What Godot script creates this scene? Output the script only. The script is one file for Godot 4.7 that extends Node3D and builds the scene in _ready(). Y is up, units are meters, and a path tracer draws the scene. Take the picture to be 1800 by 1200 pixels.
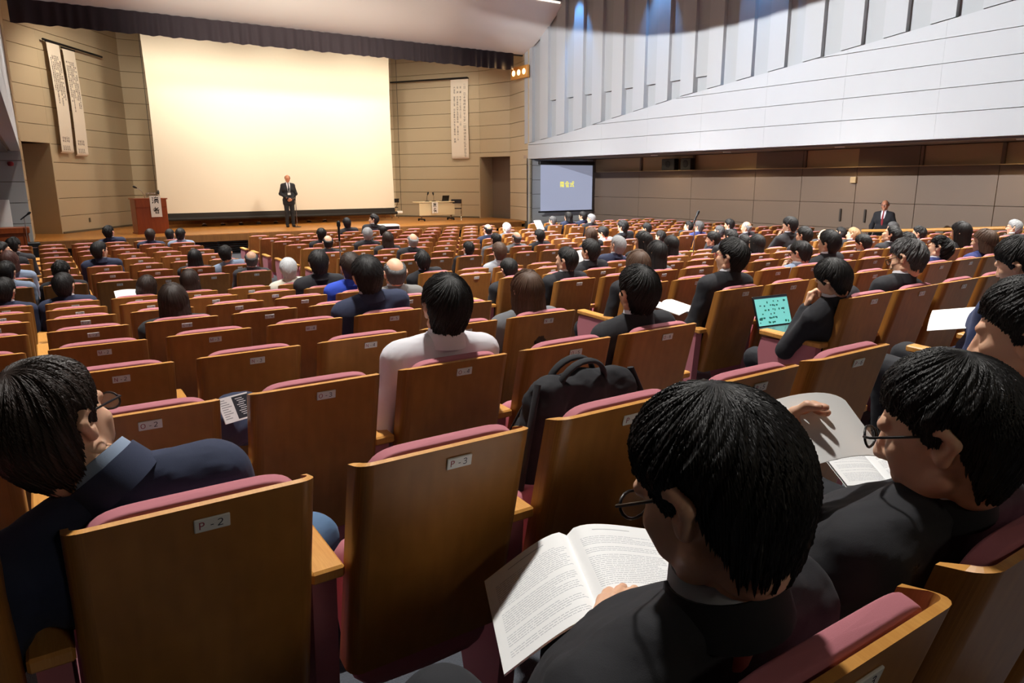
extends Node3D
# A conference hall seen from the back rows: X runs right along the seat rows, Y is up, D (= -z) runs towards the stage.
const EYE := 2.1            # height of the camera over the flat front floor
const PITCH := 0.531        # spacing of the seats in a row
const SHELL := 0.4413       # width of a chair back
const WALL_R := 15.3
const WALL_L := -0.12
const SOFFIT := 0.8
const FRONT_FLOOR := -2.101
const STAGE_Y := -1.49
var M := {}
var taken := {}
var cache := {}
var rng := RandomNumberGenerator.new()
var noise := FastNoiseLite.new()

func _ready():
	rng.seed = 7
	noise.seed = 3
	noise.frequency = 1.0
	camera_and_light()
	materials()
	structure()
	stage_things()
	seats()
	near_people()
	audience()
	small_things()

# ------------------------------------------------------------------ camera, light
func camera_and_light():
	var cam := Camera3D.new()
	cam.name = "camera"
	add_child(cam)
	cam.fov = rad_to_deg(2.0 * atan(600.0 / 1247.17))
	cam.near = 0.05
	cam.far = 100
	cam.position = Vector3(0, EYE, 0)
	cam.rotation = Vector3(-0.2226, -0.5837, -0.0046)
	cam.current = true
	var we := WorldEnvironment.new()
	we.name = "world"
	var e := Environment.new()
	e.background_mode = Environment.BG_COLOR
	e.background_color = Color(0, 0, 0)
	e.tonemap_mode = Environment.TONE_MAPPER_LINEAR
	e.tonemap_exposure = 1.1
	e.sdfgi_enabled = true
	e.ssao_enabled = true
	e.ssil_enabled = true
	we.environment = e
	add_child(we)

func W(x: float, y: float, d: float) -> Vector3:
	return Vector3(x, y + EYE, -d)

func spot(called: String, at: Vector3, to: Vector3, energy: float, angle: float, blend: float, col: Color, size: float, parent: Node3D):
	var l := SpotLight3D.new()
	l.name = called
	parent.add_child(l, true)
	l.light_color = col
	l.light_energy = energy
	l.spot_angle = angle
	l.spot_angle_attenuation = blend
	l.spot_range = 60.0
	l.spot_attenuation = 2.0
	l.light_size = size
	l.shadow_enabled = true
	var up := Vector3.UP if absf((to - at).normalized().y) < 0.95 else Vector3.FORWARD
	l.look_at_from_position(at, to, up)

# ------------------------------------------------------------------ materials
func mat(called: String, c: Color, rough := 0.7, metal := 0.0) -> StandardMaterial3D:
	var m := StandardMaterial3D.new()
	m.resource_name = called
	m.albedo_color = c
	m.roughness = rough
	m.metallic = metal
	M[called] = m
	return m

func glow(called: String, c: Color, power: float) -> StandardMaterial3D:
	var m := mat(called, c, 0.5)
	m.emission_enabled = true
	m.emission = c
	m.emission_energy_multiplier = power
	return m

func cloth(called: String, c: Color, weave := 0.35) -> StandardMaterial3D:
	var m := mat(called, c, 0.85)
	m.rim_enabled = true
	m.rim = 0.25
	m.rim_tint = 0.6
	m.normal_enabled = true
	m.normal_texture = M["weave_normal"]
	m.normal_scale = weave
	m.uv1_triplanar = true
	m.uv1_scale = Vector3(9, 9, 9)
	return m

func noise_tex(freq: float, seed_: int, as_normal: bool, bump := 4.0, ramp: Gradient = null, w := 256, stretch := 1) -> Texture2D:
	var n := FastNoiseLite.new()
	n.seed = seed_
	n.frequency = freq
	n.fractal_octaves = 4
	var im := Image.create(w, w, false, Image.FORMAT_RGB8)
	for y in w:
		for x in w:
			# tileable: sample on two circles
			var a := TAU * x / w
			var b := TAU * y / w
			var v := n.get_noise_3d(cos(a) * 40.0 + 100.0, sin(a) * 40.0 + cos(b) * 40.0 / stretch, sin(b) * 40.0 / stretch) * 0.5 + 0.5
			im.set_pixel(x, y, ramp.sample(v) if ramp else Color(v, v, v))
	if as_normal:
		im.bump_map_to_normal_map(bump)
	return ImageTexture.create_from_image(im)

func wood_tex(light: Color, dark: Color, seed_: int) -> Texture2D:
	# straight grain, running up the picture
	var n := FastNoiseLite.new()
	n.seed = seed_
	n.frequency = 1.0
	var im := Image.create(256, 256, false, Image.FORMAT_RGB8)
	for x in 256:
		var a := TAU * x / 256.0
		for y in 256:
			var b := TAU * y / 256.0
			var fine := n.get_noise_3d(cos(a) * 14.0, sin(a) * 14.0 + cos(b) * 0.5, sin(b) * 0.5)
			var broad := n.get_noise_3d(cos(a) * 2.2 + 50.0, sin(a) * 2.2 + cos(b) * 0.25, sin(b) * 0.25)
			var flame := n.get_noise_3d(cos(a) * 5.0 + 90.0, sin(a) * 5.0 + cos(b) * 1.0, sin(b) * 1.0)
			im.set_pixel(x, y, light.lerp(dark, clampf(0.5 + fine * 0.35 + broad * 0.4 + flame * 0.2, 0, 1)))
	return ImageTexture.create_from_image(im)

func strand_tex() -> Texture2D:
	var im := Image.create(512, 64, false, Image.FORMAT_RGB8)
	var n := FastNoiseLite.new()
	n.seed = 21
	n.frequency = 1.0
	for x in 512:
		var a := TAU * x / 512.0
		for y in 64:
			var v := n.get_noise_3d(cos(a) * 45.0, sin(a) * 45.0, y * 0.012) * 0.5 + n.get_noise_3d(cos(a) * 14.0, sin(a) * 14.0 + 70.0, y * 0.02) * 0.5
			v = clampf(v * 0.8 + 0.5, 0, 1)
			im.set_pixel(x, y, Color(v, v, v))
	im.bump_map_to_normal_map(5.0)
	return ImageTexture.create_from_image(im)

func hair_mat(called: String, c: Color, rough := 0.5):
	var m := mat(called, c, rough)
	m.normal_enabled = true
	m.normal_texture = M["strands"]
	m.normal_scale = 0.7
	m.uv1_scale = Vector3(2, 1, 1)
	m.metallic_specular = 0.42

func materials():
	M["weave_normal"] = noise_tex(0.9, 5, true, 3.0)
	M["strands"] = strand_tex()
	var veneer := mat("veneer", Color(1, 1, 1), 0.38)
	veneer.albedo_texture = wood_tex(Color8(186, 128, 60), Color8(150, 98, 42), 11)
	veneer.uv1_scale = Vector3(1.6, 1.0, 1)
	var ply := mat("ply_edge", Color(1, 1, 1), 0.4)
	ply.albedo_texture = wood_tex(Color8(226, 166, 88), Color8(200, 136, 62), 12)
	ply.uv1_triplanar = true
	ply.uv1_scale = Vector3(3, 3, 3)
	var pink := cloth("pink_cloth", Color8(192, 118, 128), 0.6)
	pink.uv1_scale = Vector3(14, 14, 14)
	cloth("plum_cloth", Color8(120, 52, 70), 0.6)
	mat("plate_white", Color8(236, 236, 232), 0.3)
	mat("plate_red", Color8(150, 40, 60), 0.6)
	mat("plate_dark", Color8(36, 40, 60), 0.6)
	mat("iron", Color8(34, 32, 34), 0.5, 0.3)
	mat("black_plastic", Color8(20, 20, 22), 0.4)
	mat("chrome", Color8(190, 190, 190), 0.25, 1.0)
	var carpet := cloth("carpet", Color8(74, 78, 86), 1.0)
	carpet.uv1_scale = Vector3(2, 2, 2)
	var sf := mat("stage_floor", Color(1, 1, 1), 0.32)
	sf.albedo_texture = wood_tex(Color8(206, 142, 66), Color8(178, 112, 46), 14)
	sf.uv1_triplanar = true
	sf.uv1_scale = Vector3(0.6, 0.6, 0.6)
	var rise := mat("stage_riser", Color(1, 1, 1), 0.5)
	rise.albedo_texture = wood_tex(Color8(150, 100, 48), Color8(122, 76, 34), 15)
	rise.uv1_triplanar = true
	rise.uv1_scale = Vector3(0.8, 0.8, 0.8)
	var wp := mat("white_panel", Color8(188, 189, 191), 0.6)
	wp.normal_enabled = true
	wp.normal_texture = M["weave_normal"]
	wp.normal_scale = 0.15
	wp.uv1_triplanar = true
	mat("groove", Color8(120, 118, 116), 0.8)
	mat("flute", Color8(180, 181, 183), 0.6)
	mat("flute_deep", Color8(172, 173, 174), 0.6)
	mat("beige_panel", Color8(200, 182, 152), 0.7)
	mat("beige_back", Color8(110, 98, 80), 0.8)
	mat("taupe_panel", Color8(124, 104, 88), 0.6)
	mat("taupe_light", Color8(186, 160, 122), 0.6)
	mat("taupe_dark", Color8(70, 62, 56), 0.8)
	mat("upper_dark", Color8(58, 58, 60), 0.9)
	mat("soffit", Color8(170, 150, 132), 0.7)
	mat("grey_wall", Color8(164, 164, 162), 0.7)
	mat("ceiling_white", Color8(226, 220, 214), 0.7)
	mat("screen_cloth", Color8(226, 215, 196), 0.85)
	mat("screen_black", Color8(24, 20, 18), 0.7)
	cloth("valance_cloth", Color8(42, 32, 38), 0.8)
	var pod := mat("podium_wood", Color(1, 1, 1), 0.35)
	pod.albedo_texture = wood_tex(Color8(160, 78, 30), Color8(128, 56, 20), 16)
	mat("table_white", Color8(232, 218, 180), 0.5)
	mat("paper", Color8(240, 240, 238), 0.8)
	M["paper"].backlight_enabled = true
	M["paper"].backlight = Color(0.25, 0.25, 0.25)
	cloth("banner_cloth", Color8(236, 222, 206), 0.2)
	mat("skin", Color8(232, 182, 150), 0.5)
	mat("skin_tan", Color8(196, 130, 98), 0.5)
	for k in ["skin", "skin_tan"]:
		M[k].subsurf_scatter_enabled = true
		M[k].subsurf_scatter_strength = 0.08
	hair_mat("hair_black", Color8(24, 21, 20))
	hair_mat("hair_darkbrown", Color8(44, 32, 26))
	hair_mat("hair_brown", Color8(86, 64, 50))
	hair_mat("hair_redbrown", Color8(70, 40, 34))
	hair_mat("hair_darkgrey", Color8(84, 82, 82), 0.5)
	hair_mat("hair_grey", Color8(150, 150, 150), 0.55)
	hair_mat("hair_white", Color8(200, 202, 204), 0.55)
	hair_mat("hair_blond", Color8(168, 130, 92), 0.5)
	var suits := {"black": Color8(32, 32, 37), "navy": Color8(42, 50, 76), "blue_navy": Color8(44, 56, 92), "dark": Color8(38, 38, 42), "grey": Color8(110, 112, 116), "dark_grey": Color8(62, 62, 66), "light_grey": Color8(176, 182, 190), "light_blue": Color8(140, 156, 180), "beige": Color8(212, 206, 190), "white": Color8(232, 230, 236), "bright_blue": Color8(40, 74, 190), "blue": Color8(52, 62, 120), "olive": Color8(98, 88, 74), "plaid": Color8(120, 118, 116), "jeans": Color8(92, 124, 160), "trouser": Color8(32, 33, 38), "leather": Color8(22, 20, 20), "red": Color8(140, 36, 44)}
	for k in suits:
		cloth("cloth_" + k, suits[k])
	mat("glass_frame", Color8(24, 20, 22), 0.3)
	mat("red_frame", Color8(150, 30, 40), 0.3)
	var lens := mat("lens", Color(0.9, 0.95, 1.0, 0.12), 0.05)
	lens.transparency = BaseMaterial3D.TRANSPARENCY_ALPHA
	glow("lamp_warm", Color(1.0, 0.86, 0.62), 4.0)
	glow("lamp_white", Color(1.0, 0.96, 0.9), 1.6)
	glow("lamp_cool", Color(0.7, 0.85, 1.0), 4.0)

# ------------------------------------------------------------------ mesh building
class MB:
	var v := PackedVector3Array()
	var n := PackedVector3Array()
	var u := PackedVector2Array()
	var ix := PackedInt32Array()
	func quad(a: Vector3, b: Vector3, c: Vector3, d: Vector3):   # corners counter-clockwise seen from outside
		var nn := (b - a).cross(d - a)
		if nn.length_squared() < 1e-14:
			nn = (c - b).cross(a - b)
		nn = nn.normalized()
		var s := v.size()
		v.append_array([a, b, c, d])
		n.append_array([nn, nn, nn, nn])
		var w := (b - a).length()
		var h := (d - a).length()
		u.append_array([Vector2(0, h), Vector2(w, h), Vector2(w, 0), Vector2(0, 0)])
		ix.append_array([s, s + 2, s + 1, s, s + 3, s + 2])
	func tri(a: Vector3, b: Vector3, c: Vector3):
		var nn := (b - a).cross(c - a).normalized()
		var s := v.size()
		v.append_array([a, b, c])
		n.append_array([nn, nn, nn])
		u.append_array([Vector2(a.x, a.y), Vector2(b.x, b.y), Vector2(c.x, c.y)])
		ix.append_array([s, s + 2, s + 1])
	func box(t: Transform3D, size: Vector3, bevel := 0.0):
		var h := size / 2
		var b := minf(bevel, minf(h.x, minf(h.y, h.z)) * 0.9)
		var i := h - Vector3(b, b, b)
		for ax in 3:
			for s in [-1.0, 1.0]:
				var e := Vector3.ZERO
				e[ax] = s
				var p := Vector3.ZERO
				p[(ax + 1) % 3] = 1
				var q := Vector3.ZERO
				q[(ax + 2) % 3] = 1
				var c := e * h[ax]
				var pu := p * i[(ax + 1) % 3]
				var qv := q * i[(ax + 2) % 3]
				if s > 0:
					quad(t * (c - pu - qv), t * (c + pu - qv), t * (c + pu + qv), t * (c - pu + qv))
				else:
					quad(t * (c - qv - pu), t * (c + qv - pu), t * (c + qv + pu), t * (c - qv + pu))
		if b <= 0.0:
			return
		for ax in 3:
			var j := (ax + 1) % 3
			var k := (ax + 2) % 3
			for sj in [-1.0, 1.0]:
				for sk in [-1.0, 1.0]:
					var a0 := Vector3.ZERO
					a0[j] = sj * h[j]
					a0[k] = sk * i[k]
					var a1 := Vector3.ZERO
					a1[j] = sj * i[j]
					a1[k] = sk * h[k]
					var e := Vector3.ZERO
					e[ax] = i[ax]
					fixed(t, a0 - e, a0 + e, a1 + e, a1 - e)
		for sx in [-1.0, 1.0]:
			for sy in [-1.0, 1.0]:
				for sz in [-1.0, 1.0]:
					var a := Vector3(sx * h.x, sy * i.y, sz * i.z)
					var bb := Vector3(sx * i.x, sy * h.y, sz * i.z)
					var c := Vector3(sx * i.x, sy * i.y, sz * h.z)
					if (bb - a).cross(c - a).dot(a) > 0:
						tri(t * a, t * bb, t * c)
					else:
						tri(t * a, t * c, t * bb)
	func fixed(t: Transform3D, a: Vector3, b: Vector3, c: Vector3, d: Vector3):
		if (b - a).cross(d - a).dot(a + c) > 0:
			quad(t * a, t * b, t * c, t * d)
		else:
			quad(t * a, t * d, t * c, t * b)
	func grid(pts: Array, uvs := Vector2(1, 1), close_u := false, flip := false):
		# pts: rows of Vector3; smooth normals
		var r := pts.size()
		var c: int = pts[0].size()
		var s := v.size()
		for i in r:
			for j in c:
				var i0: Vector3 = pts[maxi(i - 1, 0)][j]
				var i1: Vector3 = pts[mini(i + 1, r - 1)][j]
				var j0: Vector3 = pts[i][(j - 1 + c) % c if close_u else maxi(j - 1, 0)]
				var j1: Vector3 = pts[i][(j + 1) % c if close_u else mini(j + 1, c - 1)]
				if close_u and j == c - 1:
					j1 = pts[i][1]
				if close_u and j == 0:
					j0 = pts[i][c - 2]
				var nn := (j1 - j0).cross(i1 - i0).normalized()
				v.append(pts[i][j])
				n.append(-nn if flip else nn)
				u.append(Vector2(uvs.x * j / (c - 1), uvs.y * i / (r - 1)))
		for i in r - 1:
			for j in c - 1:
				var a := s + i * c + j
				if flip:
					ix.append_array([a, a + 1, a + c, a + 1, a + c + 1, a + c])
				else:
					ix.append_array([a, a + c, a + 1, a + 1, a + c, a + c + 1])
	func tube(path: Array, radii, seg := 10, flat := 1.0, cap := true):
		# swept round bar; flat < 1 squashes it sideways
		var rings := []
		var m := path.size()
		var side := Vector3.ZERO
		for i in m:
			var d: Vector3 = (path[mini(i + 1, m - 1)] - path[maxi(i - 1, 0)]).normalized()
			if side == Vector3.ZERO:
				side = d.cross(Vector3.UP if absf(d.y) < 0.9 else Vector3.RIGHT).normalized()
			side = (side - d * side.dot(d)).normalized()
			var up := side.cross(d).normalized()
			var rr: float = radii[i] if radii is Array else radii
			var ring := []
			for k in seg + 1:
				var a := TAU * k / seg
				ring.append(path[i] + side * cos(a) * rr + up * sin(a) * rr * flat)
			rings.append(ring)
		grid(rings, Vector2(1, 1), true, true)
		if cap:
			for e in [0, m - 1]:
				for k in seg:
					if e == 0:
						tri(path[e], rings[e][k], rings[e][k + 1])
					else:
						tri(path[e], rings[e][k + 1], rings[e][k])
	func lathe(c: Vector3, prof: Array, seg := 20):
		# prof: Vector2(radius, height) from bottom to top
		var rings := []
		for p in prof:
			var ring := []
			for k in seg + 1:
				var a := TAU * k / seg
				ring.append(c + Vector3(cos(a) * p.x, p.y, sin(a) * p.x))
			rings.append(ring)
		grid(rings, Vector2(1, 1), true, true)
	func prism(poly: PackedVector2Array, t: Transform3D, depth: float):
		# poly in the local xy plane, extruded to +z by depth
		var p := poly.duplicate()
		if Geometry2D.is_polygon_clockwise(p):
			p.reverse()
		var tr := Geometry2D.triangulate_polygon(p)
		for k in range(0, tr.size(), 3):
			var a := Vector3(p[tr[k]].x, p[tr[k]].y, 0)
			var b := Vector3(p[tr[k + 1]].x, p[tr[k + 1]].y, 0)
			var c := Vector3(p[tr[k + 2]].x, p[tr[k + 2]].y, 0)
			if (b - a).cross(c - a).z < 0:
				var w := b
				b = c
				c = w
			var z := Vector3(0, 0, depth)
			tri(t * (a + z), t * (b + z), t * (c + z))
			tri(t * a, t * c, t * b)
		for k in p.size():
			var a := Vector3(p[k].x, p[k].y, 0)
			var b := Vector3(p[(k + 1) % p.size()].x, p[(k + 1) % p.size()].y, 0)
			var z := Vector3(0, 0, depth)
			quad(t * a, t * b, t * (b + z), t * (a + z))
	func pillow(t: Transform3D, size: Vector3, e := 0.35, seg := 20, rows_ := 12):
		# a rounded block (superellipsoid)
		var rings := []
		for i in rows_ + 1:
			var la := -PI / 2 + PI * i / rows_
			var ring := []
			for k in seg + 1:
				var lo := TAU * k / seg
				var cl := signf(cos(la)) * pow(absf(cos(la)), e)
				var sl := signf(sin(la)) * pow(absf(sin(la)), e)
				var cx := signf(cos(lo)) * pow(absf(cos(lo)), e)
				var sx := signf(sin(lo)) * pow(absf(sin(lo)), e)
				ring.append(t * Vector3(size.x / 2 * cl * cx, size.y / 2 * sl, size.z / 2 * cl * sx))
			rings.append(ring)
		grid(rings, Vector2(1, 1), true, true)
	func add(o: MB, t: Transform3D):
		var s := v.size()
		var det := t.basis.determinant() < 0
		for k in o.v.size():
			v.append(t * o.v[k])
			n.append((t.basis * o.n[k]).normalized())
		u.append_array(o.u)
		for k in range(0, o.ix.size(), 3):
			if det:
				ix.append_array([s + o.ix[k], s + o.ix[k + 2], s + o.ix[k + 1]])
			else:
				ix.append_array([s + o.ix[k], s + o.ix[k + 1], s + o.ix[k + 2]])
	func into(am: ArrayMesh, m: Material):
		var a := []
		a.resize(Mesh.ARRAY_MAX)
		a[Mesh.ARRAY_VERTEX] = v
		a[Mesh.ARRAY_NORMAL] = n
		a[Mesh.ARRAY_TEX_UV] = u
		a[Mesh.ARRAY_INDEX] = ix
		am.add_surface_from_arrays(Mesh.PRIMITIVE_TRIANGLES, a)
		am.surface_set_material(am.get_surface_count() - 1, m)
	func mesh(m: Material) -> ArrayMesh:
		var am := ArrayMesh.new()
		into(am, m)
		return am

func at_(p: Vector3) -> Transform3D:
	return Transform3D(Basis(), p)

func unique(called: String) -> String:
	if not taken.has(called):
		taken[called] = 0
		return called
	taken[called] += 1
	return "%s_%03d" % [called, taken[called]]

func part(called: String, mesh: Mesh, parent: Node3D, t := Transform3D()) -> MeshInstance3D:
	var o := MeshInstance3D.new()
	o.name = called
	o.mesh = mesh
	o.transform = t
	parent.add_child(o, true)
	return o

func thing(called: String, label: String, category: String, pos := Vector3.ZERO, turn := 0.0, group := "") -> Node3D:
	var o := Node3D.new()
	o.name = unique(called)
	add_child(o)
	o.position = pos
	o.rotation.y = turn
	o.set_meta("label", label)
	o.set_meta("category", category)
	if group:
		o.set_meta("group", group)
	return o

func struct(called: String, mesh: Mesh = null, label := "") -> Node3D:
	var o: Node3D = MeshInstance3D.new() if mesh else Node3D.new()
	if mesh:
		o.mesh = mesh
	o.name = unique(called)
	o.set_meta("kind", "structure")
	if label:
		o.set_meta("label", label)
	add_child(o)
	return o

func boxmesh(c: Vector3, size: Vector3, m: Material, bevel := 0.0, turn := Basis()) -> ArrayMesh:
	var b := MB.new()
	b.box(Transform3D(turn, c), size, bevel)
	return b.mesh(m)

func ordinal(k: int) -> String:
	return ["zeroth", "first", "second", "third", "fourth", "fifth", "sixth", "seventh", "eighth", "ninth", "tenth", "eleventh", "twelfth", "thirteenth", "fourteenth", "fifteenth", "sixteenth", "seventeenth"][k]

# ------------------------------------------------------------------ the hall
func row_d(r: int) -> float:      # r: 0 = Q (nearest), 1 = P ... 8 = I, 9 = H ... 16 = A
	if r == 0:
		return 0.365
	return 1.325 + 0.908 * (r - 1) if r <= 8 else 9.60 + 0.91 * (r - 9)

func row_top(r: int) -> float:
	if r == 0:
		return -0.53
	return -0.581 - 0.0715 * (r - 1) if r <= 8 else -1.146

func row_floor(r: int) -> float:
	return row_top(r) - 0.955

func diag(d: float) -> float:      # the rising lower edge of the fluted wall
	var k := [[-6.0, 4.7], [6.42, 3.18], [10.73, 2.67], [14.56, 2.27], [19.64, 1.59], [22.4, 1.30]]
	for i in k.size() - 1:
		if d <= k[i + 1][0]:
			return lerpf(k[i][1], k[i + 1][1], (d - k[i][0]) / (k[i + 1][0] - k[i][0]))
	return 1.3

func clip_part(called: String, d0: float, d1: float, y0: float, y1: float, above: bool, x: float, thick: float, m: Material, parent: Node3D, sgn: float):
	# a board in the plane X = x, cut along the rising line, thick away from the hall
	var rect := PackedVector2Array([Vector2(d0, y0), Vector2(d1, y0), Vector2(d1, y1), Vector2(d0, y1)])
	var lim := PackedVector2Array()
	for k in 9:
		var d := lerpf(d0 - 0.1, d1 + 0.1, k / 8.0)
		lim.append(Vector2(d, diag(d) + (0.012 if above else -0.012)))
	lim.append(Vector2(d1 + 0.1, 20.0 if above else -20.0))
	lim.append(Vector2(d0 - 0.1, 20.0 if above else -20.0))
	for poly in Geometry2D.intersect_polygons(rect, lim):
		if poly.size() < 3:
			continue
		var b := MB.new()
		# local x -> D (= -z), local y -> Y, local z -> X
		var t := Transform3D(Basis(Vector3(0, 0, -1), Vector3(0, 1, 0), Vector3(1, 0, 0)), Vector3(x if sgn > 0 else x - thick, EYE, 0))
		b.prism(poly, t, thick)
		part(called, b.mesh(m), parent)

func side_wall(x: float, sgn: float, called: String, d_from: float):
	var s: float = sgn
	var wall := struct(called, null, "tall white hall wall with fluted boards above long panels")
	var back := MB.new()
	back.box(at_(W(x + s * 0.36, 3.9, 9.2)), Vector3(0.2, 6.3, 26.4))
	part("backing", back.mesh(M.groove), wall)
	# long level panels
	for k in 7:
		var y0 := SOFFIT + 0.47 * k
		var d := 22.05
		while d > d_from:
			var d2 := d - 2.05
			clip_part("panel", d2 + 0.0012, d - 0.0012, y0 + 0.012, y0 + 0.47, false, x, 0.06, M.white_panel, wall, s)
			d = d2
	# ledge under the panels
	part("lower_edge", boxmesh(W(x + s * 0.1, SOFFIT - 0.004, (22.05 + d_from) / 2), Vector3(0.2, 0.03, 22.05 - d_from), M.white_panel), wall)
	# upright boards, every other one set back
	var i := 0
	var dd := 22.3
	while dd > d_from:
		var d0 := dd - 0.475
		var deep := i % 2 == 1
		if not deep:
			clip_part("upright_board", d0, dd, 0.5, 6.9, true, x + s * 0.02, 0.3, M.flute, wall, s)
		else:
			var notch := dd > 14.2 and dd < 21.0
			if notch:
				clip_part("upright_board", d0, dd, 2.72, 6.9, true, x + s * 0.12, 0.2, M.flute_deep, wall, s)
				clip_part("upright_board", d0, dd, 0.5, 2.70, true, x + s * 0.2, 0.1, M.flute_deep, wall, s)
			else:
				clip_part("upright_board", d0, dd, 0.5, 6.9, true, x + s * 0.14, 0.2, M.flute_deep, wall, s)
		dd = d0
		i += 1

func course_wall(called_wall: Node3D, a: Vector2, b: Vector2, y0: float, y1: float, m: Material, h := 0.52, thick := 0.12, y_base := STAGE_Y):
	# courses of long panels from a to b (points X, D), seen from the left-hand side of a -> b turned to the hall
	var dir := (b - a)
	var len_ := dir.length()
	var turn := atan2(dir.y, dir.x)
	var basis_ := Basis(Vector3.UP, turn)
	var mid := (a + b) / 2
	var off := Vector2(-dir.y, dir.x).normalized() * (thick / 2)
	part("backing", boxmesh(W(mid.x + off.x * 1.6, (y0 + y1) / 2, mid.y + off.y * 1.6), Vector3(len_, y1 - y0, thick * 0.6), M.beige_back, 0, basis_), called_wall)
	var y := y_base
	while y < y1:
		var lo := maxf(y, y0)
		var hi := minf(y + h, y1)
		if hi - lo > 0.02:
			part("panel", boxmesh(W(mid.x + off.x, (lo + hi) / 2, mid.y + off.y), Vector3(len_, hi - lo - 0.014, thick), m, 0.004, basis_), called_wall)
		y += h

func structure():
	# floors: flat in front, one step for each row at the back
	var fl := struct("floor", null, "grey carpeted floor stepping down towards the stage")
	part("front_floor", boxmesh(W(7.6, FRONT_FLOOR - 0.1, 15.4), Vector3(22.4, 0.2, 14.4), M.carpet), fl)
	for r in range(0, 9):
		var d0 := row_d(r) - 0.27
		if r == 1:
			d0 = row_d(0) + 0.638
		var d1 := row_d(r) + 0.638
		if r == 8:
			d1 = 8.3
		if r == 0:
			d0 = -4.0
		part("row_step", boxmesh(W(7.6, row_floor(r) - 0.3, (d0 + d1) / 2), Vector3(22.4, 0.6, d1 - d0), M.carpet, 0.004), fl)
	# ceiling pieces
	var ce := struct("ceiling", null, "curved white ceiling pieces hanging over the hall")
	part("upper_ceiling", boxmesh(W(7.6, 6.95, 11.0), Vector3(22.6, 0.2, 30.4), M.upper_dark), ce)
	var prof := [[22.48, 4.42], [22.2, 4.47], [21.8, 4.60], [21.4, 4.79], [21.0, 5.02], [20.6, 5.28], [20.3, 5.49], [20.1, 5.66]]
	var under := []
	var over := []
	for p in prof:
		under.append([W(WALL_L, p[1], p[0]), W(WALL_R + 0.05, p[1], p[0])])
		over.append([W(WALL_L, p[1] + 0.08, p[0]), W(WALL_R + 0.05, p[1] + 0.08, p[0])])
	var cb := MB.new()
	cb.grid(under, Vector2(1, 1), false, true)
	cb.grid(over, Vector2(1, 1), false, false)
	cb.quad(under[7][1], under[7][0], over[7][0], over[7][1])
	part("front_canopy", cb.mesh(M.ceiling_white), ce)
	# curved reflector hung over the middle of the hall
	var rp := [[8.6, 4.15], [9.6, 3.93], [10.6, 3.78], [11.4, 3.72], [12.3, 3.69], [13.0, 3.71], [13.7, 3.79], [14.4, 3.95], [15.0, 4.13], [15.6, 4.33], [16.2, 4.58], [16.8, 4.86]]
	var ru := []
	var ro := []
	for p in rp:
		ru.append([W(4.6, p[1] + 0.15, p[0]), W(6.3, p[1] + 0.05, p[0]), W(8.0, p[1], p[0])])
		ro.append([W(4.6, p[1] + 0.23, p[0]), W(6.3, p[1] + 0.13, p[0]), W(8.0, p[1] + 0.06, p[0])])
	var rb := MB.new()
	rb.grid(ru, Vector2(1, 1), false, true)
	rb.grid(ro, Vector2(1, 1), false, false)
	part("hung_reflector", rb.mesh(M.ceiling_white), ce)
	for q in [[5.0, 9.4, 4.2], [7.8, 9.4, 4.05], [5.0, 15.8, 4.65], [7.8, 15.8, 4.5]]:
		var rod := MB.new()
		rod.tube([W(q[0], q[2], q[1]), W(q[0], 6.9, q[1])], 0.012, 8)
		part("hanging_rod", rod.mesh(M.iron), ce)
	# side walls with the fluted boards
	side_wall(WALL_R, 1.0, "wall_right", -3.0)
	side_wall(WALL_L, -1.0, "wall_left", -3.0)
	# wall and soffit behind the right-hand side aisle
	var ra := struct("wall_right", null, "taupe panelled wall under the right gallery")
	var x2 := 18.45
	part("backing", boxmesh(W(x2 + 0.25, -0.6, 9.2), Vector3(0.3, 3.4, 26.4), M.taupe_dark), ra)
	var joints := [22.0, 19.4, 16.9, 14.35, 12.75, 11.1, 9.5, 7.7, 5.8, 3.5, 1.0, -2.0]
	for i in joints.size() - 1:
		var dm: float = (joints[i] + joints[i + 1]) / 2
		var ln: float = joints[i] - joints[i + 1] - 0.012
		for yy in [[-2.3, -1.30], [-1.29, -0.62], [-0.61, 0.30]]:
			part("panel", boxmesh(W(x2, (yy[0] + yy[1]) / 2, dm), Vector3(0.2, yy[1] - yy[0], ln), M.taupe_panel, 0.003), ra)
		# the band of recesses under the soffit
		var plain := i == 3 or i == 5
		if plain:
			part("panel", boxmesh(W(x2, 0.555, dm), Vector3(0.2, 0.49, ln), M.taupe_panel, 0.003), ra)
		else:
			part("recess_panel", boxmesh(W(x2 + 0.03, 0.555, dm), Vector3(0.1, 0.48, ln * 0.97), M.taupe_light), ra)
			part("mullion", boxmesh(W(x2, 0.555, joints[i] - 0.04), Vector3(0.2, 0.48, 0.07), M.taupe_panel), ra)
	part("ledge", boxmesh(W(x2 - 0.12, 0.312, 9.5), Vector3(0.44, 0.02, 24.0), M.taupe_light), ra)
	for dh in [11.45, 10.75]:
		part("door_handle", boxmesh(W(x2 - 0.13, -0.95, dh), Vector3(0.05, 0.34, 0.05), M.taupe_dark, 0.01), ra)
	part("wall_speaker", boxmesh(W(x2 - 0.14, -0.02, 11.15), Vector3(0.1, 0.16, 0.16), M.taupe_light, 0.01), ra)
	for q in [["ceiling", WALL_R + 0.05, x2 + 0.4], ["ceiling", -3.4, WALL_L - 0.05]]:
		var so := struct("ceiling", null, "low soffit under the side gallery")
		part("soffit_panel", boxmesh(W((q[1] + q[2]) / 2, SOFFIT + 0.06, 9.2), Vector3(q[2] - q[1], 0.1, 26.4), M.soffit), so)
	part("side_panel", boxmesh(W(-3.45, -0.6, 9.2), Vector3(0.2, 3.4, 26.4), M.grey_wall), struct("wall_left", null, "grey wall under the left gallery"))
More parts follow.
